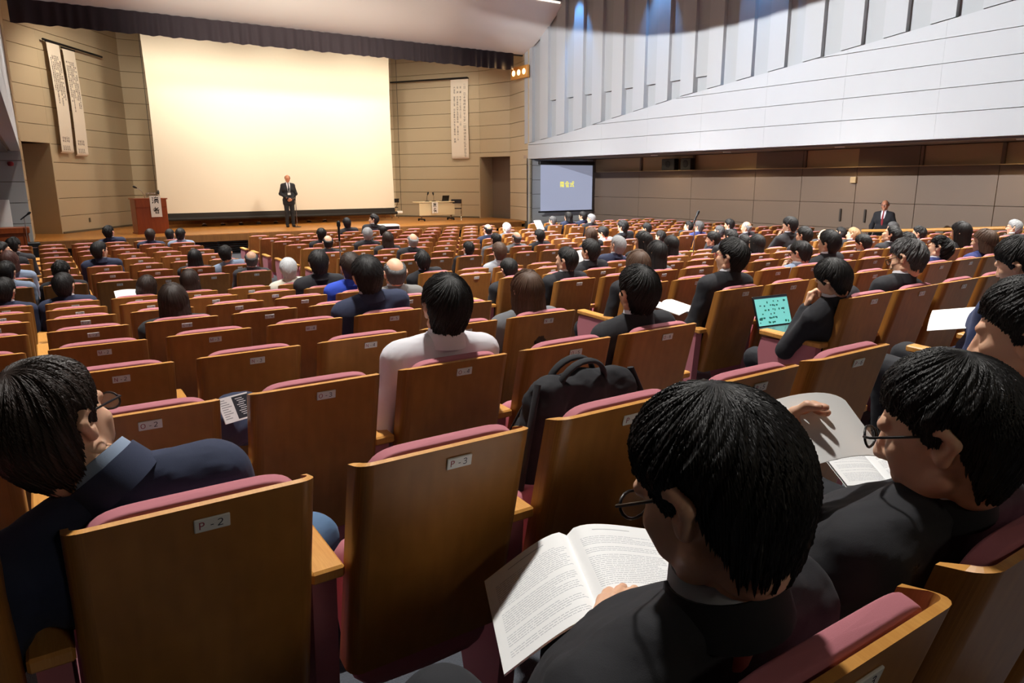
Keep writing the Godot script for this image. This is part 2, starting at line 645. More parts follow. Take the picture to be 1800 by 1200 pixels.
	var wr := struct("wall_back", null, "plain wall behind the last row")
	part("rear_panel", boxmesh(W(7.6, 2.4, -4.1), Vector3(22.6, 9.4, 0.2), M.taupe_panel), wr)
	# end walls under both galleries, facing the seats
	var er := struct("wall_front", null, "grey wall beside the stage behind the side screen")
	course_wall(er, Vector2(15.3, 22.0), Vector2(18.6, 22.0), -2.3, SOFFIT, M.grey_wall, 0.52, 0.12, -2.05)
	var el := struct("wall_front", null, "grey wall at the far left under the gallery")
	course_wall(el, Vector2(-3.4, 22.1), Vector2(WALL_L, 22.1), -2.3, SOFFIT, M.grey_wall, 0.52, 0.12, -2.05)
	part("red_beacon", beacon(), el, at_(W(-0.36, 0.47, 22.02)))
	# stage: floor, front with open slats
	var st := struct("floor", null, "orange wooden stage floor with a pale front lip")
	part("stage_top", boxmesh(W(7.6, STAGE_Y - 0.05, 26.0), Vector3(16.6, 0.1, 7.0), M.stage_floor), st)
	part("stage_lip", boxmesh(W(7.6, STAGE_Y - 0.12, 22.5), Vector3(15.42, 0.21, 0.06), M.stage_riser, 0.006), st)
	part("stage_recess", boxmesh(W(7.6, -1.92, 24.4), Vector3(15.4, 0.42, 0.06), M.stage_riser), st)
	for k in 6:
		part("slat", boxmesh(W(7.6, -1.75 - 0.063 * k, 22.55), Vector3(15.4, 0.024, 0.03), M.iron), st)
	var px := 0.6
	while px < 15.2:
		part("slat_post", boxmesh(W(px, -1.91, 22.6), Vector3(0.05, 0.38, 0.04), M.iron), st)
		px += 1.28
	for k in 3:
		part("stage_step", boxmesh(W(14.75, -1.69 - 0.13 * k - 0.1, 22.3 - 0.28 * k), Vector3(1.0, 0.2, 0.3), M.stage_floor, 0.006), st)
	# stage walls
	var sl := struct("wall_stage", null, "beige panelled wall at the left of the stage with a doorway")
	var a0 := Vector2(-0.08, 24.28)
	var a1 := Vector2(0.62, 25.3)
	var a2 := Vector2(3.1, 28.92)
	course_wall(sl, a1, a2, STAGE_Y, 5.6, M.beige_panel)
	course_wall(sl, a0, a1, 1.12, 5.6, M.beige_panel)
	course_wall(sl, Vector2(WALL_L, 22.2), a0, STAGE_Y, 5.6, M.beige_panel)
	part("door_reveal", boxmesh(W(0.62 - 0.38, -0.19, 25.3 + 0.29), Vector3(0.95, 2.62, 0.05), M.beige_panel, 0, Basis(Vector3.UP, PI - 0.65)), sl)
	part("skirting", boxmesh(W((a1.x + a2.x) / 2 + 0.02, STAGE_Y + 0.03, (a1.y + a2.y) / 2 - 0.02), Vector3((a2 - a1).length(), 0.06, 0.02), M.beige_back, 0, Basis(Vector3.UP, (a2 - a1).angle())), sl)
	part("socket", boxmesh(W(1.42, -1.15, 26.43), Vector3(0.07, 0.13, 0.02), M.beige_back, 0.003, Basis(Vector3.UP, (a2 - a1).angle())), sl)
	var sb := struct("wall_stage", null, "wall behind the projection screen")
	course_wall(sb, Vector2(3.0, 28.8), Vector2(13.1, 28.8), STAGE_Y, 5.6, M.beige_panel)
	part("dark_base", boxmesh(W(8.0, STAGE_Y + 0.3, 28.5), Vector3(8.6, 0.28, 0.1), M.screen_black), sb)
	part("wood_base", boxmesh(W(8.0, STAGE_Y + 0.09, 28.5), Vector3(9.6, 0.18, 0.12), M.stage_riser), sb)
	var sr := struct("wall_stage", null, "beige panelled wall at the right of the stage with a doorway")
	var b0 := Vector2(13.0, 28.9)
	var b1 := Vector2(15.31, 25.48)
	var b2 := Vector2(15.78, 23.97)
	var b3 := Vector2(15.3, 22.0)
	course_wall(sr, b0, b1, STAGE_Y, 5.6, M.beige_panel)
	course_wall(sr, b1, b2, 0.93, 5.6, M.beige_panel)
	course_wall(sr, b2, b3, -2.1, 5.6, M.beige_panel)
	part("door_reveal", boxmesh(W(15.31 + 0.36, -0.28, 25.48 + 0.1), Vector3(0.85, 2.42, 0.05), M.beige_panel, 0, Basis(Vector3.UP, 0.3)), sr)
	part("doorway_back", boxmesh(W(16.3, -0.2, 24.9), Vector3(2.4, 2.7, 0.06), M.taupe_panel, 0, Basis(Vector3.UP, -1.25)), sr)
	part("skirting", boxmesh(W((b0.x + b1.x) / 2 - 0.02, STAGE_Y + 0.03, (b0.y + b1.y) / 2 - 0.02), Vector3((b1 - b0).length(), 0.06, 0.02), M.beige_back, 0, Basis(Vector3.UP, (b1 - b0).angle())), sr)
	var hd := struct("ceiling", null, "roof over the stage")
	part("stage_roof", boxmesh(W(7.6, 5.65, 26.0), Vector3(18.0, 0.1, 7.6), M.taupe_dark), hd)
	part("stage_header", boxmesh(W(7.6, 5.5, 22.62), Vector3(16.4, 2.2, 0.08), M.taupe_dark), hd)
	for xx in [-0.9, 17.2]:
		part("stage_side", boxmesh(W(xx, 2.0, 25.6), Vector3(0.1, 8.2, 7.0), M.beige_panel), hd)
	part("stage_rear", boxmesh(W(7.6, 2.0, 29.2), Vector3(18.0, 8.2, 0.1), M.beige_panel), hd)
	hall_lamps()

func beacon() -> ArrayMesh:
	var b := MB.new()
	b.lathe(Vector3.ZERO, [Vector2(0.0, -0.06), Vector2(0.055, -0.05), Vector2(0.07, 0.0), Vector2(0.055, 0.05), Vector2(0.0, 0.06)], 16)
	return b.mesh(M.cloth_red)

func downlight(x: float, y: float, d: float, energy: float, angle: float, col: Color, label: String, m := "lamp_white", group := "ceiling downlights"):
	var t := thing("downlight", label, "lamp", W(x, y, d), 0, group)
	var b := MB.new()
	b.lathe(Vector3.ZERO, [Vector2(0.085, 0.0), Vector2(0.11, -0.012), Vector2(0.12, 0.0), Vector2(0.12, 0.12), Vector2(0.0, 0.12)], 20)
	part("rim", b.mesh(M.plate_white), t)
	var g := MB.new()
	g.lathe(Vector3.ZERO, [Vector2(0.0, 0.03), Vector2(0.09, 0.032), Vector2(0.09, 0.04)], 20)
	part("lens", g.mesh(M[m]), t)
	spot("beam", W(x, y - 0.02, d), W(x, y - 5.0, d), energy, angle, 0.6, col, 0.2, t)

func hall_lamps():
	var white := Color(1.0, 0.985, 0.96)
	var k := 0
	for d in [4.0, 9.0, 14.0, 18.5]:
		for x0 in [1.8, 6.3, 9.9, 11.9]:
			var x: float = x0
			k += 1
			var low: bool = x == 6.3 and d > 5.0 and d < 16.0     # these two hang under the reflector
			var y := 3.64 if low else 6.3
			var power := 64.0 if d < 6.0 else 52.0
			if low and d > 12.0:
				x = 5.2
			downlight(x, y, d, power * (0.42 if low else 1.0), 48.0 if low else 38.0, white, "round ceiling downlight, %s from the left in the %s line from the back" % [ordinal((k - 1) % 4 + 1), ordinal((k - 1) / 4 + 1)])
			var rod := MB.new()
			rod.tube([Vector3(0, 0.1, 0), Vector3(0, 0.2 if low else 0.54, 0)], 0.02, 8)
			part("stem", rod.mesh(M.plate_white), get_child(get_child_count() - 1))
	# warm stage lamps hung behind the valance
	for x in [2.2, 4.9, 7.6, 10.3, 13.0]:
		var t := thing("stage_spotlight", "black stage lamp hung behind the dark valance", "lamp", W(x, 4.75, 23.3), 0, "stage lamps behind the valance")
		var b := MB.new()
		b.tube([Vector3(0, 0.12, 0.12), Vector3(0, 0.05, 0.02), Vector3(0, -0.08, -0.1)], [0.06, 0.1, 0.12], 16)
		part("housing", b.mesh(M.iron), t)
		var g := MB.new()
		g.tube([Vector3(0, -0.08, -0.1), Vector3(0, -0.085, -0.105)], 0.1, 16)
		part("lens", g.mesh(M.lamp_warm), t)
		part("yoke", boxmesh(Vector3(0, 0.3, 0.05), Vector3(0.03, 0.5, 0.03), M.iron), t)
		part("batten_bar", boxmesh(Vector3(0, 0.55, 0.05), Vector3(2.7, 0.05, 0.05), M.iron), t)
		spot("beam", W(x, 4.62, 23.42), W(x, 0.6, 26.4), 7.4, 68.0, 0.7, Color(1.0, 0.95, 0.86), 0.25, t)
	# the lamp that washes the right wall from the left, under the hung reflector
	var wt := thing("wall_washer", "lamp on the left that lights the white wall", "lamp", W(3.0, 3.6, 12.0))
	var wb := MB.new()
	wb.tube([Vector3(-0.3, 0.0, 0), Vector3(-0.1, 0, 0), Vector3(-0.03, 0, 0)], [0.06, 0.1, 0.11], 16)
	part("housing", wb.mesh(M.iron), wt)
	var wg := MB.new()
	wg.tube([Vector3(-0.03, 0, 0), Vector3(-0.02, 0, 0)], 0.1, 16)
	part("lens", wg.mesh(M.lamp_white), wt)
	part("hanger", boxmesh(Vector3(-0.2, 1.65, 0), Vector3(0.03, 3.3, 0.03), M.iron), wt)
	spot("beam", W(3.02, 3.6, 12.0), W(15.3, 2.9, 12.0), 212.0, 47.0, 0.5, Color(0.97, 0.985, 1.0), 0.04, wt)
	# front-of-house lamps that light the stage, and one that lights the front canopy
	for q in [[3.5, 7.0, 26.0, 0.5, 76.0, 22.0, "front-of-house lamp aimed at the left of the stage"], [7.6, 7.6, 26.0, 0.5, 76.0, 22.0, "front-of-house lamp aimed at the middle of the stage"], [11.5, 9.5, 26.0, 0.5, 76.0, 22.0, "front-of-house lamp aimed at the right of the stage"], [2.0, 6.2, 21.6, 4.9, 66.0, 27.0, "lamp aimed up at the front ceiling piece"]]:
		var up_: bool = q[3] > 4.0
		var at := W(q[0], 3.9 if up_ else 6.2, 13.0 if up_ else 12.5)
		var fh := thing("stage_spotlight", q[6], "lamp", at, 0, "front-of-house lamps")
		var fb := MB.new()
		fb.tube([Vector3(0, 0.1, 0.35), Vector3(0, 0.04, 0.1), Vector3(0, 0, 0.03)], [0.07, 0.1, 0.11], 16)
		part("housing", fb.mesh(M.iron), fh)
		var fg := MB.new()
		fg.tube([Vector3(0, 0, 0.03), Vector3(0, 0, 0.025)], 0.1, 16)
		part("lens", fg.mesh(M.lamp_warm), fh)
		part("hanger", boxmesh(Vector3(0, 1.5 if up_ else 0.35, 0.15), Vector3(0.03, 2.9 if up_ else 0.6, 0.03), M.iron), fh)
		spot("beam", at + Vector3(0, 0, -0.02), W(q[1], q[3], q[2]), q[4], q[5], 0.8, Color(1.0, 0.97, 0.92) if up_ else Color(1.0, 0.955, 0.87), 0.7, fh)
	# cool lamps over the reflector, close to the right wall
	for d in [19.2, 15.6, 12.0]:
		var c := thing("wall_lamp", "cool lamp high on the right wall", "lamp", W(14.9, 6.3, d), 0, "cool lamps on the right wall")
		var b := MB.new()
		b.lathe(Vector3.ZERO, [Vector2(0.0, 0.2), Vector2(0.06, 0.2), Vector2(0.08, 0.0)], 14)
		part("housing", b.mesh(M.iron), c)
		var g := MB.new()
		g.lathe(Vector3.ZERO, [Vector2(0.0, 0.01), Vector2(0.07, 0.01)], 14)
		part("lens", g.mesh(M.lamp_cool), c)
		part("bracket", boxmesh(Vector3(0.28, 0.12, 0), Vector3(0.5, 0.03, 0.03), M.iron), c)
		spot("beam", W(14.9, 6.28, d), W(15.25, 3.0, d), 9.0, 25.0, 0.6, Color(0.42, 0.70, 1.0), 0.05, c)
	# small lamps in the soffit of the right gallery
	for d in [17.6, 14.6, 11.0, 6.9, 3.6]:
		downlight(17.3, SOFFIT - 0.005, d, 1.5, 80.0, Color(1.0, 0.88, 0.68), "small downlight in the soffit above the side aisle", "lamp_warm", "soffit downlights")
	for d in [4.0, 10.0, 16.0]:
		downlight(-1.8, SOFFIT - 0.005, d, 1.6, 55.0, Color(1.0, 0.92, 0.8), "small downlight in the soffit of the left gallery", "lamp_warm", "left soffit downlights")
	# wall lamps on the rear wall, behind the camera
	for x in [1.2, 6.2, 11.2]:
		var rs := thing("wall_lamp", "lamp on the rear wall behind the last row", "lamp", W(x, 1.9, -3.95), 0, "rear wall lamps")
		part("back_plate", boxmesh(Vector3(0, 0, -0.02), Vector3(0.2, 0.3, 0.04), M.iron, 0.01), rs)
		var rg := MB.new()
		rg.pillow(at_(Vector3(0, 0, -0.07)), Vector3(0.3, 0.2, 0.1), 0.6, 14, 8)
		part("shade", rg.mesh(M.lamp_white), rs)
		spot("beam", W(x, 1.9, -3.8), W(x, 0.2, 4.0), 1.3, 70.0, 0.8, Color(1.0, 0.95, 0.86), 0.3, rs)
	# three warm lamps in a box on the pier beside the stage
	var pl := thing("pier_lamps", "brass box of three warm lamps beside the valance", "lamp", W(15.13, 3.8, 22.4))
	part("box", boxmesh(Vector3(0.06, 0, 0), Vector3(0.1, 0.42, 1.05), M.ply_edge, 0.01), pl)
	for i in 3:
		var g := MB.new()
		g.lathe(Vector3.ZERO, [Vector2(0.0, 0.03), Vector2(0.07, 0.02), Vector2(0.1, 0.0)], 16)
		part("bulb", g.mesh(M.lamp_warm), pl, Transform3D(Basis(Vector3(0, 0, 1), PI / 2), Vector3(0.0, 0, -0.33 + 0.33 * i)))
	spot("beam", W(15.0, 3.8, 22.4), W(9.0, -1.0, 25.5), 8.0, 60.0, 0.7, Color(1.0, 0.82, 0.55), 0.3, pl)
	# light strip on the rear edge of the front canopy
	var cs := thing("cove_light", "bright white light strip along the ceiling edge", "light strip", W(7.6, 5.68, 20.06))
	part("tube", boxmesh(Vector3.ZERO, Vector3(15.2, 0.05, 0.05), M.lamp_white, 0.01), cs)

# ------------------------------------------------------------------ print
const GLYPH := {
	"開": "1141 1119 1343 4143 5181 8189 5383 5153 3565 2777 4549 6569", "会": "5014 5094 3474 2686 5639 3989 7789", "式": "1393 6075 7599 2555 3538 1868 8091",
	"演": "1122 1425 1927 4191 6061 4142 9192 5383 4494 4447 9497 4797 6367 4595 5749 8799", "者": "2272 4044 1494 8126 4585 4549 8589 4787 4989",
	"座": "1191 5051 2119 4335 4355 7365 7385 5259 3686 2999", "長": "3035 3080 3272 1595 3539 5699 8667 3958", "日": "2080 2029 8089 2484 2989", "本": "1393 5059 5317 5397 3777",
	"補": "2031 1242 4216 3439 5292 7079 5359 9399 5393 5595 5797", "綴": "3013 1344 3316 1646 3639 1719 5171 7154 5274 8194 9184 5575 7559 8599 9589", "歯": "5052 5181 2123 1393 2429 8489 2989 5458 3676 3445 7465",
	"科": "4011 1353 3139 3316 3456 6172 6374 6695 8089", "学": "2031 5051 8071 1292 1213 9293 3474 7455 5559 1696", "第": "2012 2141 6052 6191 2383 8385 2585 2527 2787 5259 4719",
	"回": "1090 1019 9099 1999 3373 3336 7376 3676", "臨": "1140 1119 1343 1646 1949 4346 6052 6191 6474 6467 7477 5767 5759 9799 7999", "床": "1191 5051 2119 3484 5259 5438 5498", "研": "1141 3115 2747 2529 4549 2949 5191 5494 6159 8189",
	"鑽": "3012 3052 1343 1545 3239 1949 6181 5393 6585 6568 8588 6888 6959 8999", "大": "1494 5054 5418 5498", "年": "2013 2181 3484 1696 5159", "月": "3080 3019 8089 3383 3686", "平": "2181 1595 5159 2334 8374", "成": "1282 1219 1545 4548 6079 8259 7081",
	"期": "1242 2028 4048 2444 2646 1858 6090 6059 9099 6393 6696", "場": "1343 2028 1847 5090 5054 9094 5292 5494 4696 6519 9699", "生": "2013 2383 5059 2686 1999", "富": "1191 5051 1113 9193 3373 4474 4446 7476 4676 3787 3739 8789 3989 5759", "士": "1393 5059 2888", "見": "2080 2026 8086 2282 2484 2686 4719 6769 6999",
	"ホ": "1393 5059 3518 7598", "ー": "5159", "ル": "3135 3519 6169 6996", "二": "2282 1898", "三": "2181 2585 1999", "一": "1595"}

func glyph(im: Image, ch: String, x: float, y: float, s: float, c: Color, w: float):
	for seg in String(GLYPH.get(ch, "")).split(" ", false):
		var a := Vector2(x + int(seg[0]) * s / 10.0, y + int(seg[1]) * s / 10.0)
		var b := Vector2(x + int(seg[2]) * s / 10.0, y + int(seg[3]) * s / 10.0)
		var k := int((b - a).length() * 1.5) + 2
		for i in k:
			var p := a.lerp(b, i / float(k - 1))
			im.fill_rect(Rect2i(int(p.x - w / 2), int(p.y - w / 2), maxi(1, int(w)), maxi(1, int(w))), c)

func print_mat(called: String, im: Image, rough := 0.8) -> StandardMaterial3D:
	var m := mat(called, Color(1, 1, 1), rough)
	m.albedo_texture = ImageTexture.create_from_image(im)
	m.texture_repeat = false
	return m

func sheet(size: Vector2, thick := 0.004) -> MB:
	# a flat sheet facing +z, picture upright
	var b := MB.new()
	var h := size / 2
	b.grid([[Vector3(-h.x, h.y, thick), Vector3(h.x, h.y, thick)], [Vector3(-h.x, -h.y, thick), Vector3(h.x, -h.y, thick)]], Vector2(1, 1), false, true)
	b.grid([[Vector3(h.x, h.y, 0), Vector3(-h.x, h.y, 0)], [Vector3(h.x, -h.y, 0), Vector3(-h.x, -h.y, 0)]], Vector2(0, 0), false, true)
	return b

func banner(label: String, w: float, h: float, columns: Array, pos: Vector3, turn: float):
	var t := thing("hanging_banner", label, "banner", pos, turn, "")
	var s := 512.0 / h
	var im := Image.create(int(w * s), 512, false, Image.FORMAT_RGB8)
	im.fill(Color8(238, 226, 210))
	for col in columns:
		var y: float = col[1] * s
		for ch in col[3]:
			if ch != " ":
				glyph(im, ch, (col[0] - col[2] / 2) * s, y, col[2] * s, Color8(58, 48, 44), maxf(1.0, col[2] * s / 11.0))
			y += col[2] * s * 1.12
	var m := print_mat("banner_print_%d" % cache.size(), im)
	cache["b%d" % cache.size()] = true
	# the cloth bows forward and rolls under at its foot
	var rows_ := []
	for i in 25:
		var f := i / 24.0
		var z := 0.03 + 0.05 * sin(PI * f * 0.9)
		var y := -h * f
		if f > 0.93:
			var g := (f - 0.93) / 0.07
			z += 0.04 * sin(g * PI / 2) - 0.09 * g * g
			y = -h * (0.93 + 0.035 * sin(g * PI / 2))
		rows_.append([Vector3(-w / 2, y, z), Vector3(0, y, z + 0.006), Vector3(w / 2, y, z)])
	var b := MB.new()
	b.grid(rows_, Vector2(1, 1), false, true)
	part("cloth", b.mesh(m), t)
	var r := MB.new()
	r.tube([Vector3(-w / 2 - 0.02, 0.01, 0.03), Vector3(w / 2 + 0.02, 0.01, 0.03)], 0.025, 10)
	part("top_rod", r.mesh(M.iron), t)

func mic_on_neck(t: Node3D, base: Vector3, tip: Vector3, bow: Vector3, m: Material):
	var b := MB.new()
	var pts := []
	for i in 9:
		var f := i / 8.0
		pts.append(base.lerp(tip, f) + bow * sin(PI * f))
	b.tube(pts, 0.008, 8)
	part("gooseneck", b.mesh(m), t)
	var h := MB.new()
	var d: Vector3 = (pts[8] - pts[7]).normalized()
	h.tube([tip - d * 0.02, tip, tip + d * 0.05, tip + d * 0.09, tip + d * 0.11], [0.012, 0.024, 0.032, 0.03, 0.01], 12)
	part("microphone", h.mesh(M.black_plastic), t)

func stage_things():
	# projection screen
	var s := thing("projection_screen", "big cream projection screen hanging over the stage", "screen", W(7.55, -1.0, 26.0))
	var w := 8.33
	var b := MB.new()
	var rws := []
	for i in 13:
		var f := i / 12.0
		var inset := 0.05 * sin(PI * f)
		rws.append([Vector3(-w / 2 + inset, 5.9 * (1 - f), 0.03 * sin(PI * f)), Vector3(-w / 4, 5.9 * (1 - f), 0.0), Vector3(w / 4, 5.9 * (1 - f), 0.0), Vector3(w / 2 - inset, 5.9 * (1 - f), 0.03 * sin(PI * f))])
	b.grid(rws, Vector2(1, 1), false, true)
	part("screen_cloth", b.mesh(M.screen_cloth), s)
	part("lower_border", boxmesh(Vector3(0, -0.09, 0.0), Vector3(w, 0.17, 0.02), M.screen_black), s)
	var tb := MB.new()
	tb.tube([Vector3(-w / 2 - 0.06, -0.2, 0), Vector3(w / 2 + 0.1, -0.2, 0)], 0.055, 14)
	part("weight_bar", tb.mesh(M.screen_black), s)
	part("bar_end", boxmesh(Vector3(w / 2 + 0.2, -0.18, 0), Vector3(0.24, 0.1, 0.1), M.plate_white, 0.02), s)
	for xx in [-w / 2 - 0.03, w / 2 + 0.28]:
		var c := MB.new()
		c.tube([Vector3(xx, -0.15, 0), Vector3(xx, 6.45, 0)], 0.008, 6)
		part("cable", c.mesh(M.iron), s)
	part("roller_case", boxmesh(Vector3(0, 6.1, 0), Vector3(w + 0.4, 0.3, 0.3), M.iron, 0.02), s)
	# valance, pleated
	var v := thing("stage_valance", "dark pleated curtain valance along the top of the stage", "curtain", W(7.5, 3.86, 22.42))
	var pl := MB.new()
	var top := []
	var midr := []
	var bot := []
	var n := 620
	for i in n + 1:
		var x := -7.43 + 14.86 * i / n
		var ph := x * 21.0 + sin(x * 3.1) * 1.4
		var z := sin(ph) * 0.03 + sin(ph * 0.37 + 1.0) * 0.015
		top.append(Vector3(x, 0.6, z * 0.4))
		midr.append(Vector3(x, 0.3, z * 0.9))
		bot.append(Vector3(x, 0.012 * sin(ph * 0.5), z * 1.3))
	pl.grid([top, midr, bot], Vector2(40, 1), false, true)
	part("pleated_cloth", pl.mesh(M.valance_cloth), v)
	part("head_rail", boxmesh(Vector3(0, 0.6, 0.0), Vector3(14.9, 0.05, 0.05), M.iron), v)
	# banners
	var pool := "日本補科学会第回研床歯大年月平成期場生見者長座"
	var cols := []
	var rg := RandomNumberGenerator.new()
	rg.seed = 5
	var texts := [[], []]
	for q in 2:
		for c in 6:
			var txt := ""
			for i in 16 + rg.randi() % 10:
				txt += " " if rg.randf() < 0.12 else pool[rg.randi() % pool.length()]
			texts[q].append([0.10 + 0.078 * c, 0.35 + (0.12 if c == 5 else 0.0), 0.052, txt])
		for c in 4:
			texts[q].append([0.13 + 0.085 * c, 2.62, 0.075, "会者長学".substr(c % 3, 2) + " 生年"])
	var dirl := Vector2(2.48, 3.62).normalized()
	var turnl := atan2(dirl.y, dirl.x)
	for q in 2:
		var base := Vector2(0.62, 25.3) + dirl * (0.5 + 0.72 * q)
		banner(["long white paper banner nearer the left stage door", "long white paper banner nearer the podium"][q], 0.58, 3.2, texts[q], W(base.x + 0.1, 3.95 - 0.06 * q, base.y - 0.06), turnl)
	var rl := thing("banner_rail", "dark rail on the left stage wall carrying two banners", "rail", W(0.75, 3.99, 25.35), turnl)
	var rm := MB.new()
	rm.tube([Vector3(0.0, 0, 0.05), Vector3(2.9, -0.02, 0.05)], 0.03, 10)
	part("rail_bar", rm.mesh(M.iron), rl)
	var rr := thing("banner_rail", "dark rail on the right stage wall carrying one banner", "rail", W(12.9, 4.0, 28.9), atan2(-3.42, 2.31))
	var rn := MB.new()
	rn.tube([Vector3(0.2, 0, 0.06), Vector3(3.75, 0.0, 0.06)], 0.03, 10)
	part("rail_bar", rn.mesh(M.iron), rr)
	var bt := [[0.62, 0.16, 0.112, "公会日本補綴歯科学会第一回補綴歯科臨床研鑽会"], [0.44, 0.28, 0.085, "会 期 平成二三年月二三日 一日"], [0.31, 0.28, 0.085, "会 場 日本歯科大学生回歯学科 富士見ホール"], [0.17, 0.28, 0.085, "大会長 富見三富 日本歯科大学生三歯学科 第期"]]
	bt[0][3] = "一日 日本補綴歯科学会第一回補綴歯科臨床研鑽会"
	banner("long white banner with black writing on the right stage wall", 0.78, 3.2, bt, W(14.80, 3.97, 26.12), atan2(-3.42, 2.31))
	# podium
	var p := thing("podium", "brown wooden podium with a white paper sign", "podium", W(2.85, STAGE_Y, 23.98), 0.12)
	var pb := MB.new()
	pb.box(at_(Vector3(0, 0.5, 0)), Vector3(0.86, 1.0, 0.6), 0.012)
	part("body", pb.mesh(M.podium_wood), p)
	part("front_lip", boxmesh(Vector3(0, 0.9, 0.315), Vector3(0.84, 0.24, 0.03), M.podium_wood, 0.006), p)
	part("top", boxmesh(Vector3(0, 1.02, 0.0), Vector3(0.92, 0.04, 0.66), M.podium_wood, 0.008), p)
	part("kick_base", boxmesh(Vector3(0, 0.02, 0), Vector3(0.9, 0.04, 0.62), M.podium_wood), p)
	mic_on_neck(p, Vector3(-0.1, 1.04, 0.1), Vector3(-0.32, 1.34, 0.18), Vector3(0.03, 0.05, 0), M.chrome)
	mic_on_neck(p, Vector3(0.3, 1.04, 0.1), Vector3(0.26, 1.24, 0.2), Vector3(0.0, 0.12, 0), M.chrome)
	part("reading_lamp", boxmesh(Vector3(0.08, 1.17, 0.05), Vector3(0.28, 0.02, 0.05), M.chrome, 0.005), p)
	for xx in [-0.04, 0.2]:
		part("lamp_post", boxmesh(Vector3(xx, 1.10, 0.05), Vector3(0.012, 0.14, 0.012), M.chrome), p)
	sign_paper("演者", "white paper sign hanging on the podium front", W(3.0, STAGE_Y + 0.8, 23.64), 0.12, 0.3, 0.62)
	# chairman's table
	var t := thing("folding_table", "long white-fronted folding table on the stage", "table", W(13.0, STAGE_Y, 24.95), 0.02)
	part("table_top", boxmesh(Vector3(0, 0.71, 0), Vector3(1.8, 0.035, 0.5), M.table_white, 0.008), t)
	part("modesty_panel", boxmesh(Vector3(-0.08, 0.44, 0.2), Vector3(1.54, 0.46, 0.02), M.table_white, 0.004), t)
	for xx in [-0.66, 0.62]:
		part("leg", boxmesh(Vector3(xx, 0.37, 0), Vector3(0.05, 0.66, 0.05), M.chrome, 0.01), t)
		part("foot", boxmesh(Vector3(xx, 0.07, 0), Vector3(0.06, 0.05, 0.5), M.iron, 0.01), t)
		for zz in [-0.24, 0.24]:
			var wm := MB.new()
			wm.tube([Vector3(xx - 0.02, 0.03, zz), Vector3(xx + 0.02, 0.03, zz)], 0.03, 12)
			part("caster", wm.mesh(M.black_plastic), t)
	part("stretcher", boxmesh(Vector3(0, 0.2, 0), Vector3(1.25, 0.03, 0.03), M.chrome), t)
	sign_paper("座長", "white paper sign hanging from the stage table", W(12.79, STAGE_Y + 0.5, 24.68), 0.02, 0.26, 0.42)
	var mc := thing("table_microphone", "black microphone on a small table stand", "microphone", W(12.6, STAGE_Y + 0.728, 24.95))
	part("base", boxmesh(Vector3(0, 0.012, 0), Vector3(0.14, 0.024, 0.12), M.black_plastic, 0.008), mc)
	mic_on_neck(mc, Vector3(0, 0.02, 0), Vector3(0.03, 0.26, 0), Vector3(-0.02, 0, 0), M.black_plastic)
	var mc2 := thing("table_microphone", "second microphone behind the paper sign on the table", "microphone", W(12.9, STAGE_Y + 0.728, 24.98))
	part("base", boxmesh(Vector3(0, 0.012, 0), Vector3(0.14, 0.024, 0.12), M.black_plastic, 0.008), mc2)
	mic_on_neck(mc2, Vector3(0, 0.02, 0), Vector3(-0.01, 0.25, 0), Vector3(0.01, 0, 0), M.chrome)
	var lp := thing("laptop", "dark laptop open on the stage table", "laptop", W(13.35, STAGE_Y + 0.728, 24.98), 0.1)
	part("base", boxmesh(Vector3(0, 0.01, 0), Vector3(0.32, 0.02, 0.22), M.black_plastic, 0.006), lp)
	part("lid", boxmesh(Vector3(0, 0.12, 0.12), Vector3(0.32, 0.21, 0.012), M.black_plastic, 0.006, Basis(Vector3.RIGHT, 0.25)), lp)
	for q in [[13.85, 24.9, -0.5, "folding chair at the right end of the stage table"], [12.3, 27.6, 0.3, "dark folding chair beside the projection screen"]]:
		folding_chair(q[3], W(q[0], STAGE_Y, q[1]), q[2])
	# row of footlight clips on the floor under the screen
	for i in 8:
		var fl := thing("floor_light", "small floor light under the screen, number %s from the podium" % ordinal(i + 1), "floor light", W(4.9 + 0.62 * i, STAGE_Y, 27.0), 0, "small floor lights under the screen")
		part("foot", boxmesh(Vector3(0, 0.015, 0), Vector3(0.16, 0.03, 0.06), M.iron, 0.006), fl)
		var lm := MB.new()
		lm.pillow(at_(Vector3(0, 0.06, 0)), Vector3(0.12, 0.06, 0.06), 0.6, 12, 8)
		part("cap", lm.mesh(M.chrome), fl)
	# microphone stand of the speaker
	mic_stand("microphone stand beside the speaker on the stage", W(7.32, STAGE_Y, 24.2), 0.98, 0.15)
	mic_stand("microphone stand in the aisle by the front seats", W(3.62, FRONT_FLOOR, 10.0), 1.36, 0.0)
	mic_stand("slanted microphone stand in the right aisle", W(10.58, FRONT_FLOOR, 9.6), 1.36, 0.5)
	# side screen under the right gallery
	var ss := thing("side_screen", "small grey projected screen under the right gallery", "screen", W(16.83, -1.1, 21.68))
	var im := Image.create(384, 256, false, Image.FORMAT_RGB8)
	im.fill(Color8(150, 156, 178))
	for i in 3:
		glyph(im, "開会式"[i], 140 + i * 36, 92, 34, Color8(250, 240, 90), 4)
	var sm := print_mat("side_screen_picture", im)
	sm.emission_enabled = true
	sm.emission_texture = sm.albedo_texture
	sm.emission = Color(0, 0, 0)
	sm.emission_energy_multiplier = 0.6
	var sg := sheet(Vector2(2.45, 1.66), 0.01)
	part("picture", sg.mesh(sm), ss, at_(Vector3(0, 0.83, 0)))
	var br := MB.new()
	br.tube([Vector3(-1.3, -0.03, 0), Vector3(1.3, -0.03, 0)], 0.03, 10)
	part("weight_bar", br.mesh(M.black_plastic), ss)
	part("roller_case", boxmesh(Vector3(0, 1.74, 0), Vector3(2.6, 0.14, 0.12), M.iron, 0.02), ss)
